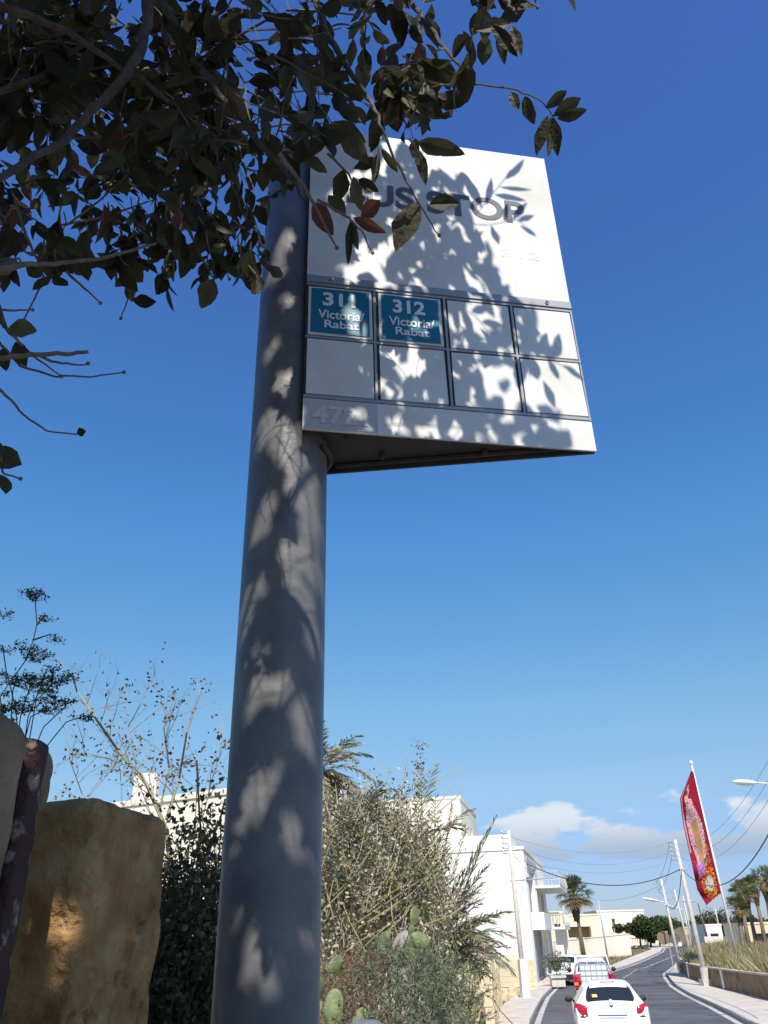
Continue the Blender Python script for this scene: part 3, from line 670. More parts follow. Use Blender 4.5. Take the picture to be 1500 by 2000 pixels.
# sloping right shoulder
o = mb.build('limestone_block', 'stone', org=(nc[0] - .18, nc[1] + .12, ztop - .62), smooth=True)
tag(o, 'large pitted golden limestone block with sun spots, in front of the leafy shrub', 'stone block', 'weathered stone blocks at the end of the wall')
mb = rock((az(74, 1440) * .97, .86), (1, .02), .3, .12, 1.9, P(30, 1382, .9)[2], .012, .04, .006, (), 11)
tag(mb.build('limestone_block', 'greystone', org=(-.6, .92, 1.9), smooth=True), 'grey rounded stone block at the far left edge beside the rusty red post', 'stone block', 'weathered stone blocks at the end of the wall')
mb = rock((az(112, 1480) * 1.90, 1.75), (1, .1), .3, .2, 2.2, P(80, 1432, 1.75)[2], .014, .045, .006, (), 23)
tag(mb.build('limestone_block', 'greystone', org=(-.85, 1.8, 2.2), smooth=True), 'small grey stone block with a rounded top peeping out behind the rusty post', 'stone block', 'weathered stone blocks at the end of the wall')
mb = MB(); x0 = az(52, 1440) * 1.01; x1 = az(98, 1470) * 1.03; zt = P(85, 1443, 1.0)[2]
mb = rock((x1, .985), (1, 0), x1 - x0, .05, .7, zt, .012, .008, .0025, (), 31)
tag(mb.build('rusty_post', 'rustpaint', org=((x0 + x1) / 2, 1.0, .7), smooth=True), 'dark red post with peeling paint standing between the stone blocks', 'post')
wl = thing('rubble_wall', (-1.2, 1.3, g(1.3)), 'rough limestone wall carrying the large golden block', 'wall')
zb = g(1.3) - .1
for r_ in range(4):
    z0_ = zb + r_ * (ztop - .62 - zb) / 4; z1_ = z0_ + (ztop - .62 - zb) / 4 - .006
    for k in range(5):
        xr_ = nc[0] - .01 - k * .45 - (r_ % 2) * .12
        rock((xr_ + .0, nc[1] + .02), (1, .03), .44, .24, z0_, z1_, .05, .02, .004, (), r_ * 7 + k).build('course_block', 'stone', wl, smooth=True)
# ================================================================ PLANTS LEFT
def umbel(mb, c, r, n):
    for _ in range(n):
        a = R.uniform(0, 6.28); q = r * math.sqrt(R.random()); e = c + np.array([q * math.cos(a), q * math.sin(a), r * .5 - q * .25 + R.uniform(-.1, .1) * r])
        mb.m = 0; mb.tube([c, e], .0007, 3, False)
        for _ in range(4):
            f = e + rv(.005); mb.poly([f + rv(.0030) for _ in range(4)], col=(.05 * R.uniform(.6, 1.8), .065, .025))
fe = thing('fennel_plant', P(40, 1500, 2.3) * [1, 1, 0] + [0, 0, g(2.3)], 'wild fennel with dark umbel seed heads rising behind the far left stone', 'plant')
mb = MB(); fb = np.array(WLOC[fe.name]); mb.col = (.07, .08, .035)
for path, rr in (([(20, 1500), (0, 1360), (50, 1290), (65, 1250), (72, 1220), (68, 1160)], 10), ([(40, 1500), (55, 1400), (80, 1340), (92, 1305)], 0), ([(20, 1480), (-20, 1250), (0, 1200)], 9), ([(40, 1480), (30, 1380), (12, 1310), (5, 1260)], 9),
                 ([(60, 1480), (85, 1420), (130, 1378)], 9), ([(72, 1220), (88, 1200)], 9), ([(65, 1250), (100, 1238)], 8), ([(92, 1305), (92, 1305)], 9), ([(50, 1290), (60, 1265)], 14), ([(30, 1480), (40, 1400), (62, 1330)], 14), ([(60, 1430), (70, 1370), (108, 1330)], 12), ([(20, 1430), (25, 1350), (30, 1330)], 12), ([(50, 1440), (60, 1400), (100, 1380)], 12), ([(90, 1460), (105, 1440), (130, 1410), (165, 1398)], 8)):
    pts = [P(x, y, 2.3 + .03 * math.sin(x)) for x, y in path]
    if path[0][1] > 1420: pts = [np.array([fb[0] + R.uniform(-.05, .05), 2.3, g(2.3)])] + pts
    mb.tube(pts, [.004] + [.0016] * (len(pts) - 1), 4)
    x, y = path[-1]
    if rr:
        for _ in range(3 if rr > 9 else 1): umbel(mb, P(x + R.uniform(-rr, rr), y + 8 + R.uniform(-rr, rr), 2.3), rr * .0024 + .012, 14)
for _ in range(26):
    x = R.gauss(66, 36); y = R.gauss(1362, 28)
    if x < 150 and y < 1430: umbel(mb, P(x, y, 2.3 + R.uniform(-.12, .12)), .022, 9)
mb.build('umbels', 'foliage', fe)
def branchy(mb, base, tip, r, depth, col, spread=.5, leaf_p=.5, lsz=.02, lcols=None, n=7, tw=.7):
    base = np.array(base, float); tip = np.array(tip, float); L_ = np.linalg.norm(tip - base); pts = [base + (tip - base) * k / n + rv(L_ * .018) * (0 < k < n) for k in range(n + 1)]
    mb.col = col; mb.tube(pts, [r * (1 - .8 * k / n) for k in range(n + 1)], 4, False)
    for k in range(2, n + 1):
        for _ in range(2):
            if depth > 0 and R.random() < .5:
                d = unit(unit(tip - base) + rv(spread)); branchy(mb, pts[k], pts[k] + d * L_ * R.uniform(.22, .45), r * .5, depth - 1, col, spread, leaf_p, lsz, lcols, 4)
            if lcols and R.random() < leaf_p:
                p = pts[k] + rv(lsz * .6); c = R.choice(lcols); q = R.uniform(.7, 1.3); c = tuple(x * q for x in c)
                d = unit(rv()) * lsz * R.uniform(.5, 1.3); s_ = unit(np.cross(d, rv())) * lsz * .35
                mb.poly([p, p + d * .5 + s_, p + d, p + d * .5 - s_], col=c)
bp_ = thing('bare_shrub', (P(330, 1700, 4)[0], 4, g(4)), 'nearly leafless shrub of pale yellow branches against the sky behind the stone block', 'shrub')
mb = MB(); b0 = P(345, 1780, 4.0); yt = (.36, .33, .19); pt_ = (.38, .35, .29); dl = [(.10, .085, .05), (.20, .16, .10), (.07, .07, .035)]
mb.col = yt; mb.tube([(b0[0], 4, g(4)), b0, P(325, 1620, 4)], [.022, .016, .012], 6)
for path, r in (([(325, 1620), (285, 1530), (230, 1465), (185, 1400), (150, 1350), (142, 1320)], .010), ([(310, 1590), (330, 1500), (320, 1420), (345, 1350)], .006), ([(325, 1600), (350, 1520), (365, 1430), (392, 1350)], .008), ([(300, 1560), (262, 1480), (250, 1420), (275, 1375)], .005), ([(325, 1620), (300, 1560), (278, 1440)], .004), ([(260, 1500), (210, 1480), (165, 1470), (160, 1440)], .003),
                ([(200, 1600), (160, 1550), (135, 1480), (148, 1470)], .004), ([(170, 1560), (220, 1500), (240, 1478)], .004), ([(240, 1600), (235, 1510)], .003), ([(380, 1640), (385, 1520), (383, 1480)], .003), ([(395, 1600), (420, 1500), (450, 1370)], .003), ([(230, 1430), (207, 1380), (205, 1380)], .003), ([(350, 1580), (330, 1540), (300, 1500)], .003)):
    pts = [P(x, y, 4 + R.uniform(-.1, .1)) for x, y in path]
    if path[0][1] < 1625 and path[0][0] < 250: pts = [P(315, 1640, 4)] + pts
    mb.col = yt if r > .005 else pt_
    mb.tube(pts, list(np.linspace(r, r * .35, len(pts))), 5)
    for k in range(len(pts) - 1):
        for _ in range(3):
            p = pts[k] + (pts[k + 1] - pts[k]) * R.random(); d = unit(unit(pts[k + 1] - pts[k]) + rv(.6))
            branchy(mb, p, p + d * R.uniform(.08, .3), .0022, 1, pt_, .5, .26, .020, dl, 4)
mb.build('branches', 'foliage', bp_)
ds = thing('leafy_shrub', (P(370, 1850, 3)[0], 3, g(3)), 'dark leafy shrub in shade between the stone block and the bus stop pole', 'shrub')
mb = MB(); b0 = np.array(WLOC[ds.name]); mbs = MB(); mbs.col = (.09, .075, .055)
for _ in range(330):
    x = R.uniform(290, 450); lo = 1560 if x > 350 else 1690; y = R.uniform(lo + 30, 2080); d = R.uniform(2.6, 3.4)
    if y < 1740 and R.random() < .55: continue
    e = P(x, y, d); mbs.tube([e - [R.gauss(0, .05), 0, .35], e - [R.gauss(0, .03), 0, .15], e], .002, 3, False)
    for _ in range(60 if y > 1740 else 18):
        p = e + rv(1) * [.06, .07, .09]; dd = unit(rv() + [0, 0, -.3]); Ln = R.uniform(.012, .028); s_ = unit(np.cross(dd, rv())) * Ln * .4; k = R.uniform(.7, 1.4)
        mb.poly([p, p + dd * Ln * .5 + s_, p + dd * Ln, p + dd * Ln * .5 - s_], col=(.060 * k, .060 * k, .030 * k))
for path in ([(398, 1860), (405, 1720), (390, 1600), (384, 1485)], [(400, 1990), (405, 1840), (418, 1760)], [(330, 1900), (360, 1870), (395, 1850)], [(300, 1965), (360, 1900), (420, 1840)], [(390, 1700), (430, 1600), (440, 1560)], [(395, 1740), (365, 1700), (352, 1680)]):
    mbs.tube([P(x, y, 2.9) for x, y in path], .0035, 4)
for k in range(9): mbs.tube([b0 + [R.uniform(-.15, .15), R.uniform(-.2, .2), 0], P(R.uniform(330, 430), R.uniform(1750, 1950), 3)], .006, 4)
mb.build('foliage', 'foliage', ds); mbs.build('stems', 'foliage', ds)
# ================================================================ PLANTS MIDDLE
def frond(mb, base, d, Ln, droop, nl=34, ll=.3, col=(.2, .2, .12), w=.018, jit=.25, rachis=(.35, .30, .18)):
    d = unit(d); p = np.array(base, float); pts = [p]; N = 10
    for k in range(N): d = unit(d + np.array([0, 0, -droop / N * (.4 + k * .15)])); p = p + d * Ln / N; pts.append(p)
    mb.col = rachis; mb.tube(pts, [.016 * Ln / 2 * (1 - .08 * k) for k in range(N + 1)], 4, False)
    for k in range(nl):
        t = .16 + .84 * k / nl; i = min(int(t * N), N - 1); b = pts[i] + (pts[i + 1] - pts[i]) * (t * N - i); ax = unit(pts[i + 1] - pts[i])
        sd_ = unit(np.cross(ax, [0.01, 0.02, 1])); up = np.cross(sd_, ax)
        for s_ in (-1, 1):
            dd = unit(ax * .75 + sd_ * s_ * .7 + up * R.uniform(-.1, .35) + rv(jit * .4) + np.array([0, 0, -.15 * droop])); l_ = ll * math.sin(math.pi * (.18 + .78 * t)) ** .7 * R.uniform(.75, 1.15)
            wv = unit(np.cross(dd, rv())) * w * .5; c = tuple(x * R.uniform(.75, 1.25) for x in col); m_ = b + dd * l_ * .5; e = b + dd * l_ + np.array([0, 0, -.1 * l_ * droop])
            i_ = [mb.vt(b - wv * .5), mb.vt(b + wv * .5), mb.vt(m_ + wv), mb.vt(m_ - wv), mb.vt(e)]; mb.fc(i_[0], i_[1], i_[2], i_[3], col=c); mb.fc(i_[3], i_[2], i_[4], col=c)
# tall date palm beyond
c = P(628, 1502, 26); dp = thing('date_palm', (c[0], 26, g(26)), 'tall shaggy date palm partly hidden behind the bus stop pole', 'palm tree')
mb = MB(); mb.tube([(c[0], 26, g(26)), (c[0] + .1, 26, 4), c - [0, 0, .3]], [.3, .26, .28], 12); mb.build('trunk', 'palmtrunk', dp)
mb = MB()
for k in range(46):
    a = R.uniform(0, 6.28); el = R.uniform(-.9, 1.3) if k > 8 else R.uniform(.9, 1.4)
    col = (.38, .36, .26) if el > .1 else (.36, .30, .20)
    if R.random() < .35: col = (.12, .13, .06)
    frond(mb, c, (math.cos(a) * math.cos(el), math.sin(a) * math.cos(el), math.sin(el)), R.uniform(1.4, 2.0), .9, 34, .42, col, .035)
mb.build('crown', 'foliage', dp)
# young palm with grey fronds by the pavement
c = P(845, 1850, 14.5); c[2] = 2.0; yp = thing('young_palm', (c[0], 14.5, g(14.5)), 'bushy young date palm with dry grey fronds reaching in front of the white house', 'palm tree')
mb = MB(); mb.tube([(c[0], 14.5, g(14.5)), c + [0, 0, .2]], [.28, .22], 10); mb.build('trunk', 'palmtrunk', yp)
mb = MB()
for tx, ty, dr, q in ((965, 1600, .12, 1), (948, 1625, .3, 1), (905, 1625, .35, 1), (1000, 1800, 1.1, 1), (1015, 1880, 1.5, 1), (985, 1760, .9, 0), (945, 1690, .5, 0), (935, 1720, .6, 1), (850, 1560, .2, 0), (880, 1580, .2, 1), (980, 1860, 1.3, 1), (960, 1830, 1.2, 0), (820, 1500, .15, 1), (870, 1650, .6, 1), (900, 1700, .6, 0), (780, 1560, .3, 1), (740, 1600, .4, 0), (925, 1780, .9, 1), (905, 1830, 1.2, 0), (890, 1870, 1.5, 0), (700, 1650, .5, 1), (950, 1890, 1.8, 0)):
    e = P(tx, ty, 14.5 + R.uniform(-.8, .8)); st_ = c + rv(.06) + [0, 0, .1]; L_ = np.linalg.norm(e - st_); d = unit(e - st_ + np.array([0, 0, dr * L_ * .38]))
    frond(mb, st_, d, L_ * 1.04, dr, 44, .34, (.33, .31, .22) if q else (.17, .17, .10), .02)
for _ in range(60):
    e = P(R.uniform(800, 1010), R.uniform(1640, 1900), 14.5 + R.uniform(-1, 1)); st_ = c + rv(.1); L_ = min(1.5, np.linalg.norm(e - st_))
    frond(mb, st_, unit(e - st_ + [0, 0, .3]), L_, R.uniform(.5, 1.8), 30, .28, R.choice([(.34, .30, .22), (.24, .23, .15), (.12, .13, .07)]), .02)
mb.build('crown', 'foliage', yp)
# dry shrub mass
sh = thing('dry_shrub', (P(720, 1850, 12)[0], 12, g(12)), 'big tangled dry brown shrub right of the pole, taller than the prickly pear', 'shrub')
mb = MB(); b0 = np.array(WLOC[sh.name]); cols = [(.44, .38, .26), (.36, .29, .19), (.22, .19, .11), (.54, .48, .34), (.32, .33, .14), (.13, .13, .07)]
SHP = [(600, 1560), (640, 1540), (690, 1600), (720, 1540), (760, 1560), (800, 1530), (830, 1600), (850, 1680), (870, 1780), (880, 1860), (600, 1900)]
for _ in range(430):
    x, y = R.uniform(600, 880), R.uniform(1530, 1890)
    if not inpoly(x, y, SHP): continue
    e = P(x, y, 12 + R.uniform(-1.1, 1.1)); s_ = e - np.array([R.gauss(-.1, .25), R.gauss(0, .2), R.uniform(.5, 1.0)])
    branchy(mb, s_, e, .006, 1, R.choice([(.34, .29, .2), (.22, .18, .12), (.46, .41, .26)]), .6, .95, .05, cols, 6)
    for _ in range(26):
        p = e + rv(1) * [.16, .2, .18]; d = unit(rv()) * R.uniform(.03, .09); s2 = unit(np.cross(d, rv())) * .016; q = R.uniform(.65, 1.3); c_ = tuple(v * q for v in (R.choice(cols[:4]) if noise.noise((p[0] * 2.2, p[1], p[2] * 2.2)) > -.08 else R.choice(cols[4:] + [(.22, .23, .11)]))); mb.poly([p, p + d * .5 + s2, p + d, p + d * .5 - s2], col=c_)
for path in ([(760, 1700), (790, 1600), (810, 1540), (828, 1462)], [(620, 1800), (680, 1700), (760, 1650), (830, 1580)], [(625, 1890), (690, 1830), (760, 1790), (820, 1740)], [(640, 1780), (700, 1740), (800, 1700), (880, 1640)], [(600, 1780), (650, 1700), (700, 1650)], [(780, 1560), (795, 1480), (800, 1455)], [(800, 1600), (860, 1520), (905, 1490)], [(820, 1620), (880, 1540), (900, 1500)], [(660, 1580), (655, 1530)], [(700, 1600), (718, 1500)], [(740, 1600), (760, 1500), (765, 1498)], [(840, 1600), (900, 1550), (905, 1530)]):
    pts = [P(x, y, 11.5) for x, y in path]; mb.col = (.52, .47, .30); mb.tube(pts, list(np.linspace(.013, .003, len(pts))), 5)
    if path[-1] == (828, 1462):
        for _ in range(90):
            p = P(R.gauss(818, 6), R.uniform(1450, 1560), 11.5) + rv(.02); mb.poly([p + rv(.018) for _ in range(4)], col=(.16, .12, .09))
for _ in range(34):
    x, y = R.uniform(600, 780), R.uniform(1640, 1900); a_ = R.uniform(-60, 200); yc_ = R.random() < .5; mb.col = (.50, .44, .22) if yc_ else (.40, .36, .28)
    mb.tube([P(x, y, 11), P(x + a_ * .5 + R.gauss(0, 8), y - R.uniform(30, 90), 10.9), P(x + a_, y - R.uniform(70, 190), 11.1)], [.010, .007, .003], 4, False)
for _ in range(16):
    x, y = R.uniform(610, 840), R.uniform(1560, 1800); frond(mb, P(x, y + 60, 11.2), (R.gauss(.2, .5), R.gauss(-.2, .2), 1), R.uniform(.8, 1.3), R.uniform(.4, 1.4), 26, .24, R.choice([(.20, .21, .10), (.32, .29, .19), (.12, .13, .07)]), .016)
for k in range(8): mb.col = (.25, .2, .13); mb.tube([b0 + [R.uniform(-.6, .6), R.uniform(-.4, .4), -.05], P(R.uniform(640, 840), R.uniform(1700, 1800), 12)], [.03, .012], 5)
mb.build('branches', 'foliage', sh)
# feathery grey green shrub
fs = thing('feathery_shrub', (P(810, 1950, 9)[0], 9, g(9)), 'low grey green feathery shrub below the prickly pear beside the pavement', 'shrub')
mb = MB(); b0 = np.array(WLOC[fs.name])
FSP = [(640, 1905), (700, 1880), (740, 1865), (790, 1875), (840, 1860), (890, 1885), (925, 1925), (935, 2080), (620, 2080)]
for _ in range(1500):
    x, y = R.uniform(620, 940), R.uniform(1855, 2080)
    if not inpoly(x, y, FSP): continue
    dp_ = 9 + R.uniform(-.9, .9) - (y - 1860) * .004
    e = P(x, y, dp_); dd = unit(np.array([R.gauss(0, .6), R.gauss(-.3, .4), R.uniform(.2, 1)])); brown = x < 760 and R.random() < (.85 if x < 720 else .4)
    Ls = R.uniform(.12, .28); c_ = (.24, .17, .10) if brown else R.choice([(.19, .21, .12), (.26, .28, .17), (.13, .15, .085)])
    pts = [e + dd * Ls * k / 3 + rv(.006) for k in range(4)]; mb.col = tuple(v * .7 for v in c_); mb.tube(pts, .0025, 3, False)
    for _ in range(26):
        t = R.random(); p = e + dd * Ls * t; d = unit(dd * .8 + rv(.7)) * R.uniform(.025, .06); s2 = unit(np.cross(d, rv())) * .0035; q = R.uniform(.7, 1.35); mb.poly([p - s2, p + s2, p + d], col=tuple(v * q for v in c_))
for k in range(14): mb.col = (.2, .16, .1); mb.tube([b0 + [R.uniform(-.3, .3), R.uniform(-.2, .2), -.05], P(R.uniform(660, 910), R.uniform(1950, 2040), 9)], [.012, .005], 4)
mb.build('foliage', 'foliage', fs)
# prickly pears
def pad(c, r, ax, fac, m, par):
    ax = unit(ax); fac = unit(fac - ax * (np.dot(fac, ax))); sd_ = np.cross(ax, fac); mb = MB()
    M = np.stack([sd_, fac, ax], axis=1); mb.ball(c, (r * .62, r * .13, r), 16, 12, M)
    for k in range(len(mb.v)):      # narrower foot, slight warp
        q = np.array(mb.v[k]) - c; t = (q @ ax) / r; f = 1 - .28 * max(0, -t) ** 1.5; q = q - sd_ * (q @ sd_) * (1 - f) + fac * .06 * r * math.sin(t * 2.5 + c[0] * 9); mb.v[k] = tuple(c + q)
    mb.build('pad', m, par, smooth=True)
def cactus(pads, Y, base, label):
    t = thing('prickly_pear', (base[0], Y, g(Y)), label, 'cactus', 'prickly pears among the shrubs')
    mb = MB(); mb.tube([(base[0], Y, g(Y)), (base[0] + .05, Y, (g(Y) + base[2]) / 2), base], [.11, .09, .06], 10); mb.build('stem', 'deadcactus', t, smooth=True)
    for x0, y0, x1, y1, fx, m in pads:
        a, b = P(x0, y0, Y), P(x1, y1, Y + R.uniform(-.06, .06)); pad((a + b) / 2, np.linalg.norm(b - a) / 2, b - a, np.array([fx, -1, .15]), m, t)
cactus([(738, 1862, 758, 1820, -.3, 'cactus'), (795, 1830, 840, 1840, .1, 'cactus'), (800, 1870, 806, 1826, .3, 'cactus'), (818, 1880, 802, 1838, .5, 'cactus'), (762, 1865, 796, 1818, -1.6, 'deadcactus'), (800, 1828, 806, 1806, .2, 'cactus'), (790, 1885, 800, 1860, .4, 'cactus'), (806, 1812, 812, 1770, .9, 'cactus')], 9.6, P(790, 1890, 9.6), 'prickly pear with yellow green pads above the feathery shrub')
cactus([(650, 2010, 655, 1930, .2, 'cactus'), (615, 1960, 625, 1905, .6, 'cactus'), (640, 1900, 668, 1868, .8, 'cactus'), (690, 2010, 712, 1968, -.3, 'cactus'), (610, 2000, 622, 1950, -.8, 'cactus')], 7.6, P(635, 2020, 7.6), 'prickly pear with big pads directly right of the bus stop pole')
b0 = P(715, 1992, 4); bo = thing('bollard', (b0[0], 4, g(4)), 'blue grey round topped post just showing at the bottom edge', 'bollard')
mb = MB(); r_ = .072; mb.tube([(b0[0], 4, g(4)), (b0[0], 4, b0[2] - .035), (b0[0], 4, b0[2] - .012), (b0[0], 4, b0[2])], [r_, r_, r_ * .93, r_ * .6], 24); mb.build('post', 'pole', bo, smooth=True)
mb = MB(); mb.tube([(b0[0], 4, b0[2] - .10), (b0[0], 4, b0[2] - .075)], r_ + .004, 24); mb.build('collar', 'rail', bo, smooth=True)
# ================================================================ BUILDINGS
class Fr:
    def __init__(s, o, ang): s.o = np.array([o[0], o[1]]); s.u = np.array([math.cos(ang), math.sin(ang)]); s.n = np.array([s.u[1], -s.u[0]])
    def p(s, u, v, z): q = s.o + s.u * u + s.n * v; return (q[0], q[1], z)     # v positive = outward
    def box(s, mb, u0, u1, v0, v1, z0, z1):
        i = [mb.vt(s.p(u, v, z)) for z in (z0, z1) for u, v in ((u0, v0), (u1, v0), (u1, v1), (u0, v1))]
        for q in ((0, 1, 2, 3), (7, 6, 5, 4), (4, 5, 1, 0), (5, 6, 2, 1), (6, 7, 3, 2), (7, 4, 0, 3)): mb.fc(*[i[k] for k in q])
def facade(fr, mb, u0, u1, z0, z1, holes, dep=.25):
    us = sorted(set([u0, u1] + [h[0] for h in holes] + [h[1] for h in holes])); zs = sorted(set([z0, z1] + [h[2] for h in holes] + [h[3] for h in holes]))
    for a in range(len(us) - 1):
        for b in range(len(zs) - 1):
            cu, cz = (us[a] + us[a + 1]) / 2, (zs[b] + zs[b + 1]) / 2
            if any(h[0] < cu < h[1] and h[2] < cz < h[3] for h in holes): continue
            mb.poly([fr.p(us[a], 0, zs[b]), fr.p(us[a + 1], 0, zs[b]), fr.p(us[a + 1], 0, zs[b + 1]), fr.p(us[a], 0, zs[b + 1])])
    for h in holes:
        a, b, c, d = h[:4]; dd = h[4] if len(h) > 4 else dep
        mb.poly([fr.p(a, 0, c), fr.p(a, -dd, c), fr.p(a, -dd, d), fr.p(a, 0, d)]); mb.poly([fr.p(b, -dd, c), fr.p(b, 0, c), fr.p(b, 0, d), fr.p(b, -dd, d)])
        mb.poly([fr.p(a, 0, c), fr.p(b, 0, c), fr.p(b, -dd, c), fr.p(a, -dd, c)]); mb.poly([fr.p(a, -dd, d), fr.p(b, -dd, d), fr.p(b, 0, d), fr.p(a, 0, d)])
def house(name, fr, W, Dp, z0, z1, holes, wm, label, sideholes=(), dep=.25, par=.0, cat='house'):
    """front face along u (0..W), body extends to v=-Dp; side at u=0 faces -u"""
    o = fr.p(W / 2, -Dp / 2, z0); t = thing(name, o, label, cat)
    mb = MB(); facade(fr, mb, 0, W, z0 - .3, z1, holes, dep)
    s = Fr(fr.p(0, -Dp, 0)[:2], 0); s.u = fr.n; s.n = -fr.u
    s2 = Fr(fr.p(0, -Dp, 0)[:2], 0); s2.u = fr.n * 1; s2.n = -fr.u
    facade(s2, mb, 0, Dp, z0 - .3, z1, list(sideholes), dep)
    mb.poly([fr.p(W, 0, z0 - .3), fr.p(W, -Dp, z0 - .3), fr.p(W, -Dp, z1), fr.p(W, 0, z1)]); mb.poly([fr.p(W, -Dp, z0 - .3), fr.p(0, -Dp, z0 - .3), fr.p(0, -Dp, z1), fr.p(W, -Dp, z1)])
    mb.poly([fr.p(0, 0, z1), fr.p(W, 0, z1), fr.p(W, -Dp, z1), fr.p(0, -Dp, z1)])
    mb.build('wall', wm, t)
    mb = MB(); k = .12   # parapet coping
    fr.box(mb, -.06, W + .06, .06, -.18, z1 - .1 + .003, z1 + k); fr.box(mb, -.06, .18, -.181, -Dp, z1 - .1 + .003, z1 + k); fr.box(mb, W - .18, W + .06, -.181, -Dp, z1 - .097, z1 + k)
    mb.build('parapet', wm, t)
    for frm, hs in ((fr, holes), (s2, sideholes)):
        for h in hs:
            dd = h[4] if len(h) > 4 else dep; kind_ = h[5] if len(h) > 5 else 'window'
            mb = MB(); frm.box(mb, h[0] - .02, h[1] + .02, -dd + .0, -dd - .08, h[2] - .02, h[3] + .02)
            wn = mb.build(kind_, 'aperture' if kind_ == 'doorway' else 'shutter', t)
            if kind_ == 'window':
                mb = MB(); m_ = (h[0] + h[1]) / 2
                for a, b in ((h[0] + .08, m_ - .04), (m_ + .04, h[1] - .08)): frm.box(mb, a, b, -dd + .012, -dd + .002, h[2] + .08, h[3] - .08)
                mb.build('pane', 'glass', wn)
            if kind_ == 'recess':
                pass
    return t
# C: white house on the left side of the street
c0 = G(1048, 1925); hd = math.atan2(74.7 - 57.3, 13.0 - 8.7)
fc = Fr(c0[:2], hd); zc = g(57); zt_ = 7.75
hc = house('white_house', fc, 16, 15, zc, zt_, [(1.6, 6.2, 3.9, 6.6, 1.2, 'recess'), (1.2, 6.6, .1, 3.0, .9, 'recess'), (8.2, 9.6, .15, 2.4, .4, 'doorway'), (10.5, 13.2, 3.3, 5.4, .5, 'window'), (11.2, 12.2, .15, 2.4, .4, 'doorway')], 'white', 'big white house with bare side wall and balconies over the left pavement')
for nme, m_, bx in (('painted_shade_front', 'greywall', (.25, 1.5, .09, .003, zc, 6.9)), ('painted_shade_front', 'greywall', (6.4, 8.0, .09, .003, zc, 6.9))):  # grey slabs carry the street front's shade in their colour
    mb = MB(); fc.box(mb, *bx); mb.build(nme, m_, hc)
def balcony(par, fr, u0, u1, dpt, z, solid, m='white', rail_m='rail'):
    mb = MB(); fr.box(mb, u0, u1, dpt, .003, z - .16, z)
    if solid: fr.box(mb, u0, u1, dpt - .001, dpt - .12, z + .001, z + .85); fr.box(mb, u0, u0 + .12, dpt - .121, .004, z + .001, z + .85); fr.box(mb, u1 - .12, u1, dpt - .121, .004, z + .001, z + .85)
    b = mb.build('balcony', m, par)
    if not solid:
        mb = MB(); u = u0 + .05
        while u < u1: mb.tube([fr.p(u, dpt - .05, z), fr.p(u, dpt + .08, z + .3), fr.p(u, dpt - .03, z + .9)], .02, 4); u += .28
        for e in (u0 + .03, u1 - .03):
            v = .1
            while v < dpt: mb.tube([fr.p(e, v, z), fr.p(e, v, z + .9)], .02, 4); v += .28
        mb.tube([fr.p(u0 + .03, 0, z + .92), fr.p(u0 + .03, dpt - .03, z + .92), fr.p(u1 - .03, dpt - .03, z + .92), fr.p(u1 - .03, 0, z + .92)], .03, 5); mb.build('railing', rail_m, b)
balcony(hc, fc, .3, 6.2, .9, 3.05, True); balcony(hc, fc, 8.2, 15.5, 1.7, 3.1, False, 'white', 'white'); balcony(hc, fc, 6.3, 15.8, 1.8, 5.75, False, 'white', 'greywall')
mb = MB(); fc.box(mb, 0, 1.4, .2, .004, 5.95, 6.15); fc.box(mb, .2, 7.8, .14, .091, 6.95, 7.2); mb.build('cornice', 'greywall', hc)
for u_ in (9.0, 14.5): mb = MB(); fc.box(mb, u_, u_ + .7, 1.4, .9, zc, 2.93); mb.build('column', 'white', hc)
mb = MB(); fc.box(mb, 1, 6, -1, -5, zt_ + .12, zt_ + 1.0); mb.build('roof_room', 'white', hc)
# B: taller block behind
b0 = P(898, 1557, 66); b1 = P(928, 1604, 76)
fb_ = Fr(b0[:2], math.atan2(b1[1] - b0[1], b1[0] - b0[0]))
house('apartment_block', fb_, 11, 12, g(66), float(b0[2]), [(2.5, 3.6, 9.1, 10.8), (6, 7.2, 9.1, 10.8), (2.5, 3.6, 5.6, 7.3), (6, 7.2, 5.6, 7.3)], 'creamwhite', 'tallest cream block rising behind the dry shrub with windows in its right side', cat='building')
# A: long house behind the left shrub
def PZ(px, py, z): q_ = ray(px, py); return q_ * ((z - H) / q_[2]) + [0, 0, H]
a0 = PZ(211, 1570, 7.5); a1 = PZ(440, 1541, 7.5)
t_ = Fr(a0[:2], math.atan2(a1[1] - a0[1], a1[0] - a0[0])); house('cream_house', t_, 8.4, 9, g(30), 7.4, [], 'creamwhite', 'long cream house wall seen through branches left of the pole')
mb = MB(); q = P(285, 1545, 33); mb.box(q - [0, 0, .1], (.9, .5, 1.5)); mb.build('chimney', 'creamwhite', bpy.data.objects['cream_house'])
# M: pale wall behind the middle shrubs
q0 = P(690, 1570, 40); fm = Fr((q0[0], 40), .1); house('pale_house', fm, 4.2, 6, g(40), 7.6, [(2, 2.7, 5.6, 6.6), (3, 3.6, 3.6, 4.8)], 'creamwhite', 'pale low house half hidden behind the dry shrub right of the pole')
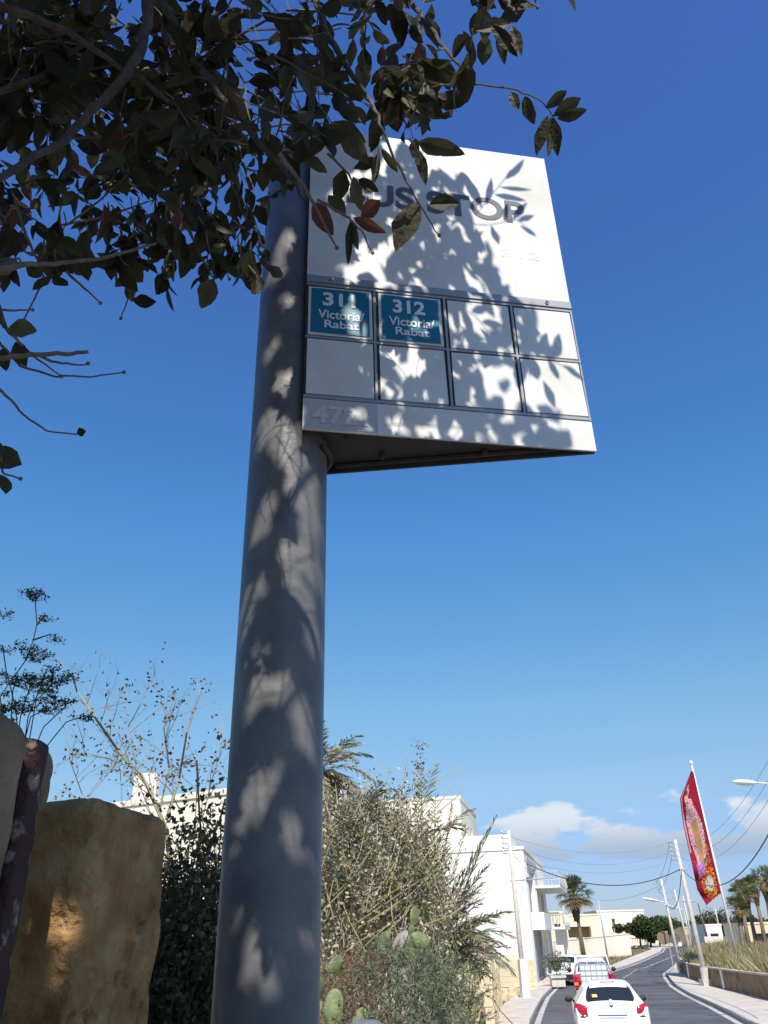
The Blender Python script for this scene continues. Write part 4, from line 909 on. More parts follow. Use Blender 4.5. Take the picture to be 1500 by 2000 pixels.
# D: far cream houses
def farhouse(px0, px1, ytop, Y, zb_, holes, m, name, label, dp_=9, ang=0):
    a = P(px0, ytop, Y); b = P(px1, ytop, Y); W = b[0] - a[0]; f = Fr((a[0], Y), ang); hs = [(W * h[0], W * h[1], a[2] - h[2], a[2] - h[3], h[4] if len(h) > 4 else .25, h[5] if len(h) > 5 else 'window') for h in holes]
    return house(name, f, W, dp_, zb_, float(a[2]), hs, m, label), f, W, float(a[2])
hD, fD, WD, zD = farhouse(1102, 1168, 1788, 118, g(118), [(.06, .74, 2.6, 1.35, 1.2, 'recess'), (.28, .42, 3.6, 2.61, .3), (.52, .62, 3.2, 2.61, .3), (.5, .7, 5.4, 4.65, .2)], 'cream', 'farhouse', 'x')
ren(hD, 'cream_villa'); hD['label'] = 'far cream two storey villa with recessed balcony behind the fan palm'
mb = MB(); fD.box(mb, WD * .20, WD * .92, 1.3, .003, zD - 4.35, zD - 3.75); mb.build('balcony', 'cream', hD)
hE, fE, WE, zE = farhouse(1165, 1257, 1780, 128, g(128), [(.30, .36, 1.9, 1.0), (.50, .60, 3.6, 2.9), (.30, .42, 5.2, 4.4), (.05, .12, 4.8, 3.6)], 'creamwhite', 'farhouse', 'x')
ren(hE, 'boxy_house'); hE['label'] = 'far pale boxy house with a flat roof beside the round green trees'
q = P(1190, 1790, 126); mb = MB()
for k in range(18):
    u = WE * (.30 + .035 * k); mb.tube([fE.p(u, 1.4, zE - 4.4), fE.p(u, 1.4, zE - 3.5)], .05, 4)
mb.tube([fE.p(WE * .3, 1.4, zE - 3.5), fE.p(WE * .9, 1.4, zE - 3.5)], .07, 4); fE.box(mb, WE * .3, WE * .93, 1.5, .004, zE - 4.7, zE - 4.4); mb.build('terrace', 'cream', hE)
hF, fF, WF, zF = farhouse(1072, 1100, 1782, 112, g(112), [(.3, .7, 2.6, 1.3)], 'cream', 'farhouse', 'x'); ren(hF, 'cream_house'); hF['label'] = 'narrow cream house just past the balconies of the white street house'
def wall(name, pts, h, th, m, label, cat='wall', coping=None, zf=g):
    t = thing(name, (pts[0][0], pts[0][1], zf(pts[0][1])), label, cat); mb = MB(); cp = MB()
    for k in range(len(pts) - 1):
        a, b = np.array(pts[k][:2], float), np.array(pts[k + 1][:2], float); d = unit(b - a); n_ = np.array([d[1], -d[0]]) * th / 2
        ha = h[k] if hasattr(h, '__len__') else h; hb = h[k + 1] if hasattr(h, '__len__') else h; za, zb2 = zf(a[1]), zf(b[1])
        mb.prism([a - n_, b - n_, b + n_, a + n_][::-1], [za - .3, zb2 - .3, zb2 - .3, za - .3], [za + ha, zb2 + hb, zb2 + hb, za + ha][::1])
        if coping: n2 = n_ * 1.35; cp.prism([a - n2, b - n2, b + n2, a + n2][::-1], [za + ha + .002, zb2 + hb + .002, zb2 + hb + .002, za + ha + .002], [za + ha + .07, zb2 + hb + .07, zb2 + hb + .07, za + ha + .07])
    mb.build('wall', m, t)
    if coping: cp.build('coping', coping, t)
    return t
p1, p2 = G(1085, 1880), G(1232, 1862)
wall('boundary_wall', [P(1085, 1870, 90), P(1150, 1870, 93), P(1232, 1862, 97)], [1.7, 1.9, 2.1], .25, 'creamwhite', 'long cream boundary wall in front of the far villas', coping='cream')
fl = wall('far_wall', [P(1232, 1850, 140), P(1300, 1850, 140)], 1.1, .3, 'cream', 'low far yellow garden wall with gate piers at the road bend')
ren(fl, 'garden_wall')
mb = MB()
for px in (1234, 1246, 1262, 1284, 1300): q = P(px, 1850, 139.6); mb.box((q[0], 139.6, g(139.6) + .9), (.6, .6, 2.4))
mb.build('gate_pier', 'cream', fl)
for a, b, yt, Y, m, lab, nm in ((1286, 1312, 1816, 150, 'creamwhite', 'small white house with a round roof tank right of the green trees', 'small_house'), (1336, 1375, 1812, 128, 'masonry', 'low tan stone house with a rough top behind the dry grass', 'stone_house'), (1376, 1408, 1807, 120, 'white', 'low white house with wide window in front of the dark tree line', 'small_house'), (1450, 1530, 1804, 100, 'ochre', 'low ochre building at the right edge behind the fan palms', 'ochre_building')):
    h_, f_, W_, z_ = farhouse(a, b, yt, Y, g(Y), [(.25, .75, 2.0, 1.0)] if nm != 'stone_house' else [(.1, .2, 1.6, .9), (.6, .7, 1.6, .9)], m, nm, lab, 6); ren(h_, nm)
    if a == 1286: mb = MB(); mb.ball(f_.p(W_ * .4, -1, z_ + .55), (.5, .5, .6), 10, 8); mb.build('water_tank', 'white', h_)
wall('garden_wall', [P(1376, 1830, 108), P(1425, 1828, 106)], 1.5, .25, 'creamwhite', 'white garden wall behind the dry grass left of the fan palms')
wall('garden_wall', [P(1425, 1828, 108), P(1530, 1815, 104)], 1.2, .25, 'masonry', 'tan garden wall below the group of fan palms')
# low walls near the left pavement
def blockwall(name, a, b, h0, h1, th, m, label):
    a = np.array(a[:2], float); b = np.array(b[:2], float); d = unit(b - a); L_ = np.hypot(*(b - a)); n_ = np.array([d[1], -d[0]])
    t = thing(name, (a[0], a[1], g(a[1])), label, 'wall'); mb = MB(); z = 0; row = 0
    while z < max(h0, h1):
        u = -(row % 2) * .28
        while u < L_:
            hh = h0 + (h1 - h0) * u / L_ + .22 * noise.noise((u * .9, row, 3.))
            if z < hh and R.random() > .06 * (z > hh - .5):
                u0 = max(u, 0) + .006; u1 = min(u + .54, L_) - .006
                if u1 - u0 > .05:
                    off = R.uniform(-.02, .02); p0 = a + d * u0 + n_ * off; p1 = a + d * u1 + n_ * off; q = n_ * th; zz = g((p0[1] + p1[1]) / 2)
                    mb.prism([p0 - q, p1 - q, p1, p0][::-1], zz + z - (.3 if row == 0 else 0), zz + z + .255 - R.uniform(0, .02))
            u += .56
        z += .265; row += 1
    mb.build('masonry', m, t); return t
qa, qb = G(950, 2000, .13), G(988, 1962, .13)
blockwall('block_wall', (qa[0] - .1, 26), (qb[0] - .1, qb[1] + .5), 1.75, 1.35, .25, 'masonry', 'crumbling limestone block wall along the left pavement beside the shrubs')
blockwall('block_wall', P(905, 1990, 29), (qa[0] - .3, 28.6), 1.7, 1.8, .25, 'masonry', 'short stepped block wall end facing the camera right of the feathery shrub')
qc = G(1043, 1932); blockwall('block_wall', (qb[0] - 4, qc[1] - 2.0), (qc[0] - .2, qc[1] - 2.6), 2.3, 1.5, .3, 'ochre', 'yellow stone wall leaning against the side of the white street house')
pz = thing('rubble_heap', (G(1000, 1950)[0], G(1000, 1950)[1], g(46)), 'small heap of fallen cream stones at the foot of the utility pole', 'rubble')
for k in range(9):
    q = G(R.uniform(992, 1018), R.uniform(1936, 1956)); s_ = R.uniform(.2, .45); rock((q[0], q[1]), (1, R.uniform(-.5, .5)), s_, s_ * .7, q[2] - .05, q[2] + s_ * .7 + (.3 if k > 6 else 0), .09, .05, .02, (), k).build('stone', 'masonry', pz)
# right wall
rp = [(XRP(y) + .1, y) for y in (20, 30, 38, 44, 50.8, 55, 58.5, 61, 64, 68, 72)]
rw = wall('retaining_wall', rp, [1.0, 1.0, 1.0, .98, .95, .92, .9, .9, .9, .85, .8], .3, 'brownwall', 'brown rendered wall holding the grassy bank along the right pavement', coping='pave')
mb = MB()
for px, ya, yb in ((1348, 1887, 1912), (1420, 1886, 1896)):
    q = G(px, 1915 if px < 1400 else 1938); yy = q[1]; x_ = XRP(yy) - .09
    mb.box((x_, yy, g(yy) + .55), (.05, .28, .9))
mb.build('pale_streak', 'white', rw)
# ================================================================ POLES, WIRES, LAMPS
def upole(px, py, bx, by, Y, r, m, label, insul=True, name='utility_pole', group='utility poles along the street'):
    r *= .85
    b = P(bx, by, Y); t = P(px, py, Y); zb_ = g(Y) + .1; b = b + (t - b) * ((zb_ - b[2]) / (t[2] - b[2]))
    o = thing(name, b, label, 'utility pole', group); mb = MB(); mb.tube([b - [0, 0, .2], b + (t - b) * .5, t], [r, r * .85, r * .62], 10); mb.build('pole', m, o, smooth=True)
    mb = MB()
    if insul:
        for k in range(5):
            q = t + (b - t) * (.02 + .032 * k); mb.tube([q - [.35, 0, 0], q], .022, 4); mb.ball(q - [.37, 0, -.07], (.05, .05, .09), 6, 5)
        mb.build('insulator', 'galv', o)
    return b, t, o
U1 = upole(993, 1622, 1027, 1955, 44.8, .16, 'woodpole', 'pale utility pole rising in front of the white house side wall')
U2 = upole(1318, 1640, 1383, 1932, 50.5, .17, 'woodpole', 'tall leaning utility pole on the right pavement with a white base collar')
U3 = upole(1291, 1717, 1332, 1904, 64.5, .14, 'woodpole', 'thin utility pole at the wall corner, second along the right side')
U4 = upole(1317, 1737, 1345, 1850, 95, .15, 'woodpole', 'far utility pole behind the grass, third along the right side')
U5 = upole(1334, 1750, 1353, 1845, 122, .15, 'woodpole', 'fourth and smaller utility pole beyond the grassy bank', False)
U6 = upole(1363, 1764, 1381, 1830, 118, .17, 'darkpole', 'short dark utility pole left of the flag pole', False)
U7 = upole(1095, 1722, 1110, 1868, 100, .17, 'woodpole', 'pale utility pole just left of the fan palm')
U8 = upole(1168, 1757, 1190, 1888, 79, .10, 'galv', 'thin metal pole behind the pickup truck', False)
U9 = upole(1397, 1775, 1408, 1830, 130, .12, 'woodpole', 'faint distant pole right of the dark pole', False)
q = U1[0]; mb = MB(); mb.box((q[0], q[1], g(44.8) + .9), (.36, .36, 1.7), .2); mb.build('base_sleeve', 'white', U1[2])
mb = MB(); a = U1[0] + (U1[1] - U1[0]) * .68; mb.tube([a - [.2, .0, 0], a + [2.0, .0, .1]], .035, 5); mb.build('bracket_arm', 'galv', U1[2])
q = U2[0]; mb = MB(); mb.box((q[0], q[1], g(50.5) + .28), (.62, .55, .34), .1); mb.tube([q + [0, 0, .2], q + [0, 0, .9]], .24, 10); mb.build('base_collar', 'concrete', U2[2])
for f_ in (.78, .56): mb = MB(); q = U2[0] + (U2[1] - U2[0]) * f_; mb.tube([q - [.3, 0, 0], q + [.35, 0, 0]], .045, 5); mb.build('crossarm', 'galv', U2[2])
def wire(a, b, sag, r, m, label, group='overhead wires'):
    a = np.array(a, float); b = np.array(b, float); mb = MB(); n_ = 24; pts = [a + (b - a) * t - [0, 0, 4 * sag * t * (1 - t)] for t in np.linspace(0, 1, n_ + 1)]
    mb.tube(pts, r, 5); o = mb.build('overhead_wire', m, org=a); tag(o, label, 'wire', group); return o
up = lambda U_, k: U_[1] + (U_[0] - U_[1]) * (.02 + .032 * k) - [.36, 0, 0]
for k, s_ in ((0, .75), (2, .85), (4, .8)): wire(up(U1, k), up(U2, k), s_, .010, 'thinwire', ('uppermost', 'middle', 'lowest')[k // 2] + ' of the three thin wires from the white house pole to the leaning pole')
a = U1[0] + (U1[1] - U1[0]) * .74 + [.9, 0, 0]; m_ = U2[0] + (U2[1] - U2[0]) * .79
wire(P(1030, 1688, 46), m_, .95, .024, 'wire', 'thick black cable sagging between the white house and the leaning pole')
wire(m_, P(1540, 1545, 24), 1.6, .02, 'wire', 'thick black cable rising from the leaning pole to the right edge')
for k, (ye, s_) in enumerate(((1400, 1.2), (1440, 1.3), (1480, 1.4))): wire(up(U2, k), P(1545, ye, 22), s_, .007, 'thinwire', ('highest', 'middle', 'lowest')[k] + ' of the thin wires rising behind the banner to the upper right')
for k in (0, 3): wire(up(U2, k), up(U3, k), .35, .012, 'thinwire', ('upper', 'lower')[k // 3] + ' thin wire from the leaning pole to the next pole along')
wire(m_, U3[0] + (U3[1] - U3[0]) * .72, 1.0, .022, 'wire', 'black cable drooping from the leaning pole to the next pole along')
for k in (0, 3): wire(up(U3, k), up(U4, k), .5, .014, 'thinwire', ('upper', 'lower')[k // 3] + ' thin wire between the two far poles on the right')
wire(up(U1, 1), up(U7, 1), 1.0, .014, 'thinwire', 'thin wire passing the palm from the white house pole to the far pole')
wire(up(U7, 1), up(U3, 2), 1.2, .012, 'thinwire', 'faint wire across the sky between the fan palm pole and the right side poles')
def lamp(post, arm0, head, Y, label, side, ownpost=True, L_=.75):
    hp = P(*head, Y); ap = P(*arm0, Y); pp = P(*post, Y); zb_ = g(Y)
    o = thing('street_lamp', (pp[0], Y, zb_), label, 'street lamp', 'street lamps')
    if ownpost: mb = MB(); mb.tube([(pp[0], Y, zb_), (pp[0], Y, pp[2])], [.09, .055], 8); mb.build('post', 'galv', o, smooth=True)
    mb = MB(); mb.tube([pp, ap, hp], [.035, .03, .025], 6); mb.build('arm', 'flagpole', o, smooth=True)
    mb = MB(); d = unit(hp - ap); e = hp + d * L_
    M = np.stack([d, np.cross([0, 0, 1.], d), np.array([0, 0, 1.])], axis=1); mb.ball((hp + e) / 2, (L_ * .55, .13, .085), 12, 8, M); hd_ = mb.build('lamp_head', 'flagpole', o, smooth=True)
    mb = MB(); mb.ball((hp + e) / 2 - [0, 0, .035], (L_ * .42, .10, .07), 12, 8, M); mb.build('lens', 'tank', hd_, smooth=True)
lamp((1552, 1545), (1520, 1531), (1477, 1529), 27, 'street lamp head reaching in from the right edge above the wires', 1)
lamp((1303, 1764), (1298, 1762), (1287, 1760), 66, 'small street lamp arm pointing left on the second right side pole', -1, True, 1.2)
lamp((1336, 1777), (1330, 1775), (1326, 1774), 96, 'small street lamp arm on the third right side pole', -1, True, 1.6)
# round traffic mirrors on a short post at the bend
b = G(1317, 1899); tm = thing('traffic_mirror', b, 'round traffic mirror and sign backs on a thin post at the bend', 'traffic sign')
q = P(1303, 1833, b[1]); mb = MB(); mb.tube([b, (b[0] - .05, b[1], q[2] + .5)], .045, 6); mb.build('post', 'galv', tm)
for dx, dz, r_, m in ((-.42, .05, .46, 'shutter'), (.45, -.05, .38, 'darkpole'), (.75, -.38, .14, 'white')):
    mb = MB(); c_ = np.array([b[0] + dx, b[1] - .08 - .03 * dx, q[2] + dz]); mb.tube([c_, c_ + [0, -.05, 0]], r_, 18); mb.build('disc', m, tm)
b = G(1274, 1852); ss = thing('road_sign', b, 'small white road sign on a post at the far left kerb', 'traffic sign'); mb = MB(); mb.tube([b, b + [0, 0, 2.1]], .05, 6); mb.build('post', 'galv', ss)
mb = MB(); mb.tube([b + [0, -.06, 2.1], b + [0, -.1, 2.1]], .42, 16); mb.build('sign_plate', 'white', ss)
# ================================================================ BANNER
fbp = P(1434, 1845, 55); ftp = P(1350, 1490, 55); fbp = fbp + (ftp - fbp) * ((bankz(fbp[0], 55) - .1 - fbp[2]) / (ftp[2] - fbp[2]))
fo = thing('flag_pole', fbp, 'white flag pole on the grassy bank flying a long red banner', 'flag pole')
mb = MB(); mb.tube([fbp, (fbp + ftp) / 2, ftp], [.085, .075, .05], 10); mb.ball(ftp, (.12, .12, .16), 10, 8); mb.build('pole', 'flagpole', fo, smooth=True)
EL = [(0, 1350, 1506), (.10, 1339, 1535), (.20, 1328, 1560), (.26, 1331, 1585), (.33, 1334, 1608), (.45, 1343, 1650), (.56, 1352, 1690), (.68, 1357, 1715), (.80, 1362, 1738), (1, 1380, 1768)]
ER = [(0, 1353.5, 1504), (1, 1408, 1744)]
ip = lambda T, v: (float(np.interp(v, [t[0] for t in T], [t[1] for t in T])), float(np.interp(v, [t[0] for t in T], [t[2] for t in T])))
def fcol(u, v):        # u from hoist to fly, v from top to foot
    n1 = noise.noise((u * 9, v * 40, 1.)); n2 = noise.noise((u * 22, v * 80, 4.)); red = (.30, .008, .028)
    if u < .05 or u > .95: return (.20, .006, .022)
    if abs(u - (.93)) < .02 and v < .5: return (.6, .3, .34)
    cx_ = .52 + .05 * math.sin(v * 9)
    if .15 < v < .19 and abs(u - cx_ - .12) < .07 * (1 - abs(v - .17) * 20): return (.12, .06, .05)
    if .175 < v < .225 and abs(u - cx_ - .10) < .085: return (.62, .38, .34)
    if .10 < v < .18 and abs(u - cx_ - .10) < .10 and n1 > .0: return (.60, .25, .33)
    if .21 < v < .64:
        w_ = .14 + .22 * math.sin(min(1, (v - .21) / .25) * 1.57) - .16 * max(0, (v - .45) / .19)
        if abs(u - cx_) < w_:
            if v > .36 and abs(u - cx_) < w_ * .45: return (.45 + .1 * n2, .24 + .08 * n1, .10)
            if n2 > .28: return (.25, .10, .10)
            return (.62 + .12 * n1, .33 + .12 * n2, .40) if n1 > -.12 else (.58, .48, .42)
    if .60 < v < .74 and .42 < u < .80: return (.38, .14, .40) if n1 > -.2 else (.55, .35, .55)
    du, dz = (u - .42) / .23, (v - .86) / .085; rr = math.hypot(du, dz)
    if rr < .78: return (.10, .10, .09) if (n2 > .30 and abs(du) < .5) else ((.5, .05, .04) if n2 < -.33 and rr < .5 else (.60, .57, .50))
    if rr < .92: return (.35, .25, .08)
    if rr < 1.65 and v > .70 and .09 < u < .91: return (.80, .36, .04) if n2 + n1 > .16 else ((.60, .10, .02) if n2 > -.05 else red)
    if .56 < v < .80 and .14 < u < .42: return (.70, .22, .03) if n1 + n2 > .25 else ((.06, .14, .05) if n1 < -.2 else red)
    return red
mb = MB(); NU, NV = 30, 150; idx = []
for j in range(NV + 1):
    v = j / NV; r_ = np.array(ip(ER, v)); l_ = np.array(ip(EL, v)); row = []
    if v > .93: l_ = l_ + [0, 1.5 * math.sin(v * 300)]
    for i in range(NU + 1):
        u = i / NU; q = r_ + (l_ - r_) * u; dy = .22 * u * math.sin(v * 13 + u * 3) + .10 * u * math.sin(v * 29 + 1 + u * 5) + .05 * math.sin(u * 9 + v * 5) * u
        jag = [0, 1.2 * math.sin(u * 30)] if j == NV else [0, 0]
        p = P(q[0] + jag[0], q[1] + jag[1], 55 - .07 + dy); row.append(mb.vt(p))
    idx.append(row)
for j in range(NV):
    for i in range(NU): mb.fc(idx[j][i], idx[j][i + 1], idx[j + 1][i + 1], idx[j + 1][i], col=fcol((i + .5) / NU, (j + .5) / NV))
bn_ = mb.build('banner', 'cloth', fo, smooth=True); bn_['label'] = 'long crimson banner with a robed figure above flames and a white oval'
sm_ = bn_.modifiers.new('thickness', 'SOLIDIFY'); sm_.thickness = .012
# ================================================================ PALMS AND FAR TREES
def fanpalm(cx_, cy_, Y, bx, R_, label, nb=46, skirt=True, grp=None):
    c = P(cx_, cy_, Y); b = np.array([P(bx, cy_ + 80, Y)[0], Y, g(Y)]); o = thing('fan_palm', b, label, 'palm tree', grp)
    mb = MB(); mb.tube([b, (b + c) / 2 + [R.uniform(-.1, .1), 0, 0], c - [0, 0, .2]], [.26, .17, .17], 10); mb.build('trunk', 'palmtrunk', o, smooth=True)
    mb = MB()
    for k in range(nb):
        a = R.uniform(0, 6.28); el = R.uniform(-.75, 1.35); d = np.array([math.cos(a) * math.cos(el), math.sin(a) * math.cos(el), math.sin(el)]); L1 = R_ * R.uniform(.45, .62); hub = c + d * L1
        q = R.uniform(.7, 1.3); col = (.13 * q, .15 * q, .055 * q) if el > -.3 else (.22 * q, .17 * q, .08 * q); mb.col = (.2, .18, .08); mb.tube([c, hub], .03, 3, False)
        sd_ = unit(np.cross(d, rv(.2) + [0, 0, 1])); nrm = np.cross(sd_, d)
        for s_ in range(15):
            t = (s_ / 14 - .5) * 2.9; dd = unit(d * math.cos(t) + sd_ * math.sin(t) + rv(.05)); l_ = R_ * .52 * R.uniform(.85, 1.1); w_ = unit(np.cross(dd, nrm)) * .035 * R_ / 1.5
            m_ = hub + dd * l_ * .6; e = hub + dd * l_ + [0, 0, -.18 * l_]; i_ = [mb.vt(hub), mb.vt(m_ + w_), mb.vt(e), mb.vt(m_ - w_)]; mb.fc(*i_, col=col)
    mb.build('crown', 'foliage', o)
    if skirt:
        mb = MB()
        for k in range(260):
            a = R.uniform(0, 6.28); z = R.uniform(.0, R_ * 1.15); rr = (.42 - .25 * z / (R_ * 1.15)) * R_ * .75; p = c + np.array([math.cos(a) * rr * .5, math.sin(a) * rr * .5, -z * .8]); e = c + np.array([math.cos(a) * rr, math.sin(a) * rr, -z * .8 - .45]); q = R.uniform(.7, 1.3)
            w_ = np.array([-math.sin(a), math.cos(a), 0]) * .07; mb.poly([p - w_, p + w_, e + w_, e - w_], col=(.22 * q, .16 * q, .09 * q))
        mb.build('dead_skirt', 'foliage', o)
fanpalm(1121, 1750, 92, 1136, 2.15, 'fan palm with a hanging skirt of dead leaves beside the white street house', 60)
for cx_, cy_, Y, bx, R_, l in ((1447, 1748, 82, 1458, 1.4, 'fan palm nearest the flag pole with the yellowest crown'), (1455, 1738, 92, 1472, 1.4, 'dark trunked fan palm second from the left of the right hand group'), (1472, 1733, 90, 1488, 1.4, 'fan palm in the middle of the right hand group'), (1492, 1722, 84, 1505, 1.65, 'tallest fan palm of the group at the right edge'), (1440, 1772, 80, 1448, 1.2, 'shortest fan palm low in front of the right hand group')):
    fanpalm(cx_, cy_, Y, bx, R_, l, 40, True, 'fan palms at the right edge')
def crown(mb, c, r, n_, lsz, cols, sq=.7):
    lobes = [(np.array([R.gauss(0, .42) * r, R.gauss(0, .42) * r, R.gauss(.05, .3) * r * sq]), R.uniform(.35, .6) * r) for _ in range(12)]
    for _ in range(n_):
        lc, lr = R.choice(lobes); d = unit(rv()); p = c + lc + d * lr * R.uniform(.55, 1.02) * [1, 1, sq + .1]; s1 = unit(rv()) * lsz * R.uniform(.6, 1.3); s2 = unit(np.cross(s1, rv())) * lsz * .5; q = R.uniform(.6, 1.35); cc = R.choice(cols)
        mb.poly([p - s1 - s2 * .5, p + s2, p + s1, p - s2], col=tuple(v * q for v in cc))
def ftree(px, py, by, Y, r, cols, label, sq=.7, n_=2600, name='round_tree', trunk=.14):
    c = P(px, py, Y); b = np.array([c[0], Y, g(Y)]); o = thing(name, b, label, 'tree', 'trees beyond the bend'); mb = MB(); mb.tube([b, (b + c) / 2 + [.1, 0, 0], c], [trunk, trunk * .8, trunk * .5], 8)
    for k in range(4): mb.tube([(b + c) / 2 + [0, 0, .3], c + rv(1) * [r * .5, r * .5, r * .2]], [trunk * .5, .03], 5)
    mb.build('trunk', 'bark', o); mb = MB(); crown(mb, c, r, n_, .22 * max(1, r / 3), cols, sq); mb.build('crown', 'foliage', o)
gc = [(.045, .075, .022), (.065, .10, .03), (.035, .055, .02)]
ftree(1246, 1814, 0, 121, 2.0, gc, 'dark round clipped tree beside the boxy house', .62); ftree(1282, 1806, 0, 124, 2.3, gc, 'larger round green tree behind the yellow garden wall', .62); ftree(1266, 1820, 0, 122, 1.6, gc, 'small round tree between the two larger green trees', .7); ftree(1316, 1816, 0, 150, 1.7, [(.05, .065, .03), (.07, .08, .035)], 'dark ragged tree right of the small white house', .9)
dc = [(.05, .06, .035), (.07, .075, .045), (.06, .07, .05)]
ftree(1391, 1800, 0, 190, 2.6, [(.045, .075, .03), (.06, .085, .04)], 'pointed green cypress above the low white house', 1.5, 1600, 'conifer')
mb = MB()
for k in range(60):
    Y = R.uniform(200, 260); px = R.uniform(1330, 1560); crown(mb, P(px, 1812 + R.uniform(-5, 12), Y), R.uniform(1.8, 3.2), 260, .55, dc, .7)
for k in range(14): crown(mb, P(R.uniform(1405, 1445), 1812 + R.uniform(-8, 10), 150), R.uniform(1.2, 2), 200, .4, [(.12, .10, .07), (.08, .08, .05)], .8)
tag(mb.build('far_woodland', 'foliage'), 'dark distant belt of trees along the horizon on the right', kind='stuff')['category'] = 'trees'
# ================================================================ VEHICLES
def car(root, o, ang, Ln, Wd, Ht, prof, body_m, belt, glass_rng, hatch=True, floor=.22, two=None):
    """lofted body. prof: list of (y, ztop, halfwidth at top, halfwidth at belt). local y forward from the rear, x right"""
    ca, sa = math.cos(ang), math.sin(ang)
    def T(x, y, z): return np.array([o[0] + x * ca + y * sa, o[1] - x * sa + y * ca, o[2] + z])
    ysn = []
    for k in range(len(prof) - 1):
        n_ = max(1, int((prof[k + 1][0] - prof[k][0]) / .07)); ysn += [prof[k][0] + (prof[k + 1][0] - prof[k][0]) * i / n_ for i in range(n_)]
    ysn.append(prof[-1][0]); pc = np.array(prof)
    def sm(y, c): return float(np.mean([np.interp(y + e, pc[:, 0], pc[:, c]) for e in (-.03, 0, .03)]))
    def sec(y):
        zt, wt, wb = sm(y, 1), sm(y, 2), sm(y, 3); zb_ = min(belt, zt - .02); cr = .035 if zt > belt + .1 else .02; pts = []
        lo = floor + (.10 if y < .15 or y > Ln - .15 else 0)
        half = [(0, zt), (wt * .4, zt - cr * .15), (wt * .75, zt - cr * .6), (wt * .93, zt - cr * 1.5), (wt, zt - cr * 3 if zt > belt + .15 else zt - cr * 1.8)]
        zs = half[-1][1]
        for t in (.33, .66): half.append((wt + (wb - wt) * t, zs + (zb_ - zs) * t) if zs > zb_ else (wt + (wb - wt) * t, zs - .01 * t))
        zq = min(zb_, zs - .012); half += [(wb, zq), (wb * 1.012, zq - (zq - lo) * .25), (wb * 1.015, zq - (zq - lo) * .5), (wb * 1.0, zq - (zq - lo) * .8), (wb * .95, lo), (wb * .7, lo - .03)]
        return half
    mb = MB(); prev = None
    for y in ysn:
        h = sec(y); full = [(-x, z) for x, z in h[:0:-1]] + h; row = [mb.vt(T(x, y, z)) for x, z in full]
        if prev:
            for k in range(len(row) - 1): mb.fc(prev[k], prev[k + 1], row[k + 1], row[k])
            mb.fc(prev[-1], prev[0], row[0], row[-1])
        else: mb.fc(*row[::-1]); 
        prev = row
    mb.fc(*prev)
    if two:
        zs_ = np.array(mb.v)[:, 2]; mb.mi = [1 if min(zs_[list(f)]) > o[2] + two - .02 and max(zs_[list(f)]) > o[2] + two + .02 else 0 for f in mb.f]
    b = mb.build('body', [body_m, 'carwhite'] if two else body_m, root, smooth=True)
    b.data.set_sharp_from_angle(angle=rad(42)) if hasattr(b.data, 'set_sharp_from_angle') else None
    def toppatch(y0, y1, fx, name, m, off=.008, n_=8, par=None, rnd=.0):
        q = MB(); pr = None
        for i in range(n_ + 1):
            y = y0 + (y1 - y0) * i / n_; zt, wt = sm(y, 1), sm(y, 2); s_ = (sm(y + .02, 1) - sm(y - .02, 1)) / .04; nrm = unit(np.array([0, -s_, 1.])); row = []
            e = 1 - rnd * (abs(2 * i / n_ - 1)) ** 4
            for k in range(13):
                x = (k / 6 - 1) * fx * e * wt; xx = abs(x) / wt; zz = zt - .035 * (.15 * min(1, xx / .4) + max(0, (xx - .4)) * 1.3)
                row.append(q.vt(T(x, y + nrm[1] * off, zz + nrm[2] * off)))
            if pr:
                for k in range(12): q.fc(pr[k], pr[k + 1], row[k + 1], row[k])
            pr = row
        return q.build(name, m, root if par is None else par, smooth=True)
    def sidepatch(y0, y1, f0, f1, name, m, side, off=.008):
        q = MB(); pr = None
        for i in range(9):
            y = y0 + (y1 - y0) * i / 8; h = sec(y); a_ = np.array(h[4]); c_ = np.array(h[7]); e0 = a_ + (c_ - a_) * f0; e1 = a_ + (c_ - a_) * f1; row = [q.vt(T(side * (e0[0] + off), y, e0[1])), q.vt(T(side * (e1[0] + off), y, e1[1]))]
            if pr: q.fc(pr[0], pr[1], row[1], row[0])
            pr = row
        return q.build(name, m, root, smooth=True)
    return b, T, toppatch, sidepatch, sm
def wheels(root, T, ys, xw, r):
    for y in ys:
        for s_ in (-1, 1):
            mb = MB(); a, b = T(s_ * (xw - .1), y, r), T(s_ * (xw + .09), y, r); mb.tube([a, a + (b - a) * .12, a + (b - a) * .88, b], [r * .94, r, r, r * .94], 24); ty = mb.build('wheel', 'tyre', root, smooth=True)
            mb = MB(); c_ = T(s_ * (xw + .105), y, r); mb.tube([b, c_], [r * .62, r * .58], 16); mb.build('rim', 'chrome', ty)
def blob(root, T, c, r, name, m, par=None, nu=14, nv=10, mt=None):
    mb = MB(); mb.ball((0, 0, 0), r, nu, nv, mt); V = mb.v; mb.v = [tuple(T(c[0] + v[0], c[1] + v[1], c[2] + v[2])) for v in V]; return mb.build(name, m, par or root, smooth=True)
def tb(root, T, x, y, z, name, m, par=None):      # box from ranges in car space
    mb = MB(); i = [mb.vt(T(a, b, c)) for c in z for a, b in ((x[0], y[0]), (x[1], y[0]), (x[1], y[1]), (x[0], y[1]))]
    for q in ((3, 2, 1, 0), (4, 5, 6, 7), (0, 1, 5, 4), (1, 2, 6, 5), (2, 3, 7, 6), (3, 0, 4, 7)): mb.fc(*[i[k] for k in q])
    return mb.build(name, m, par or root)
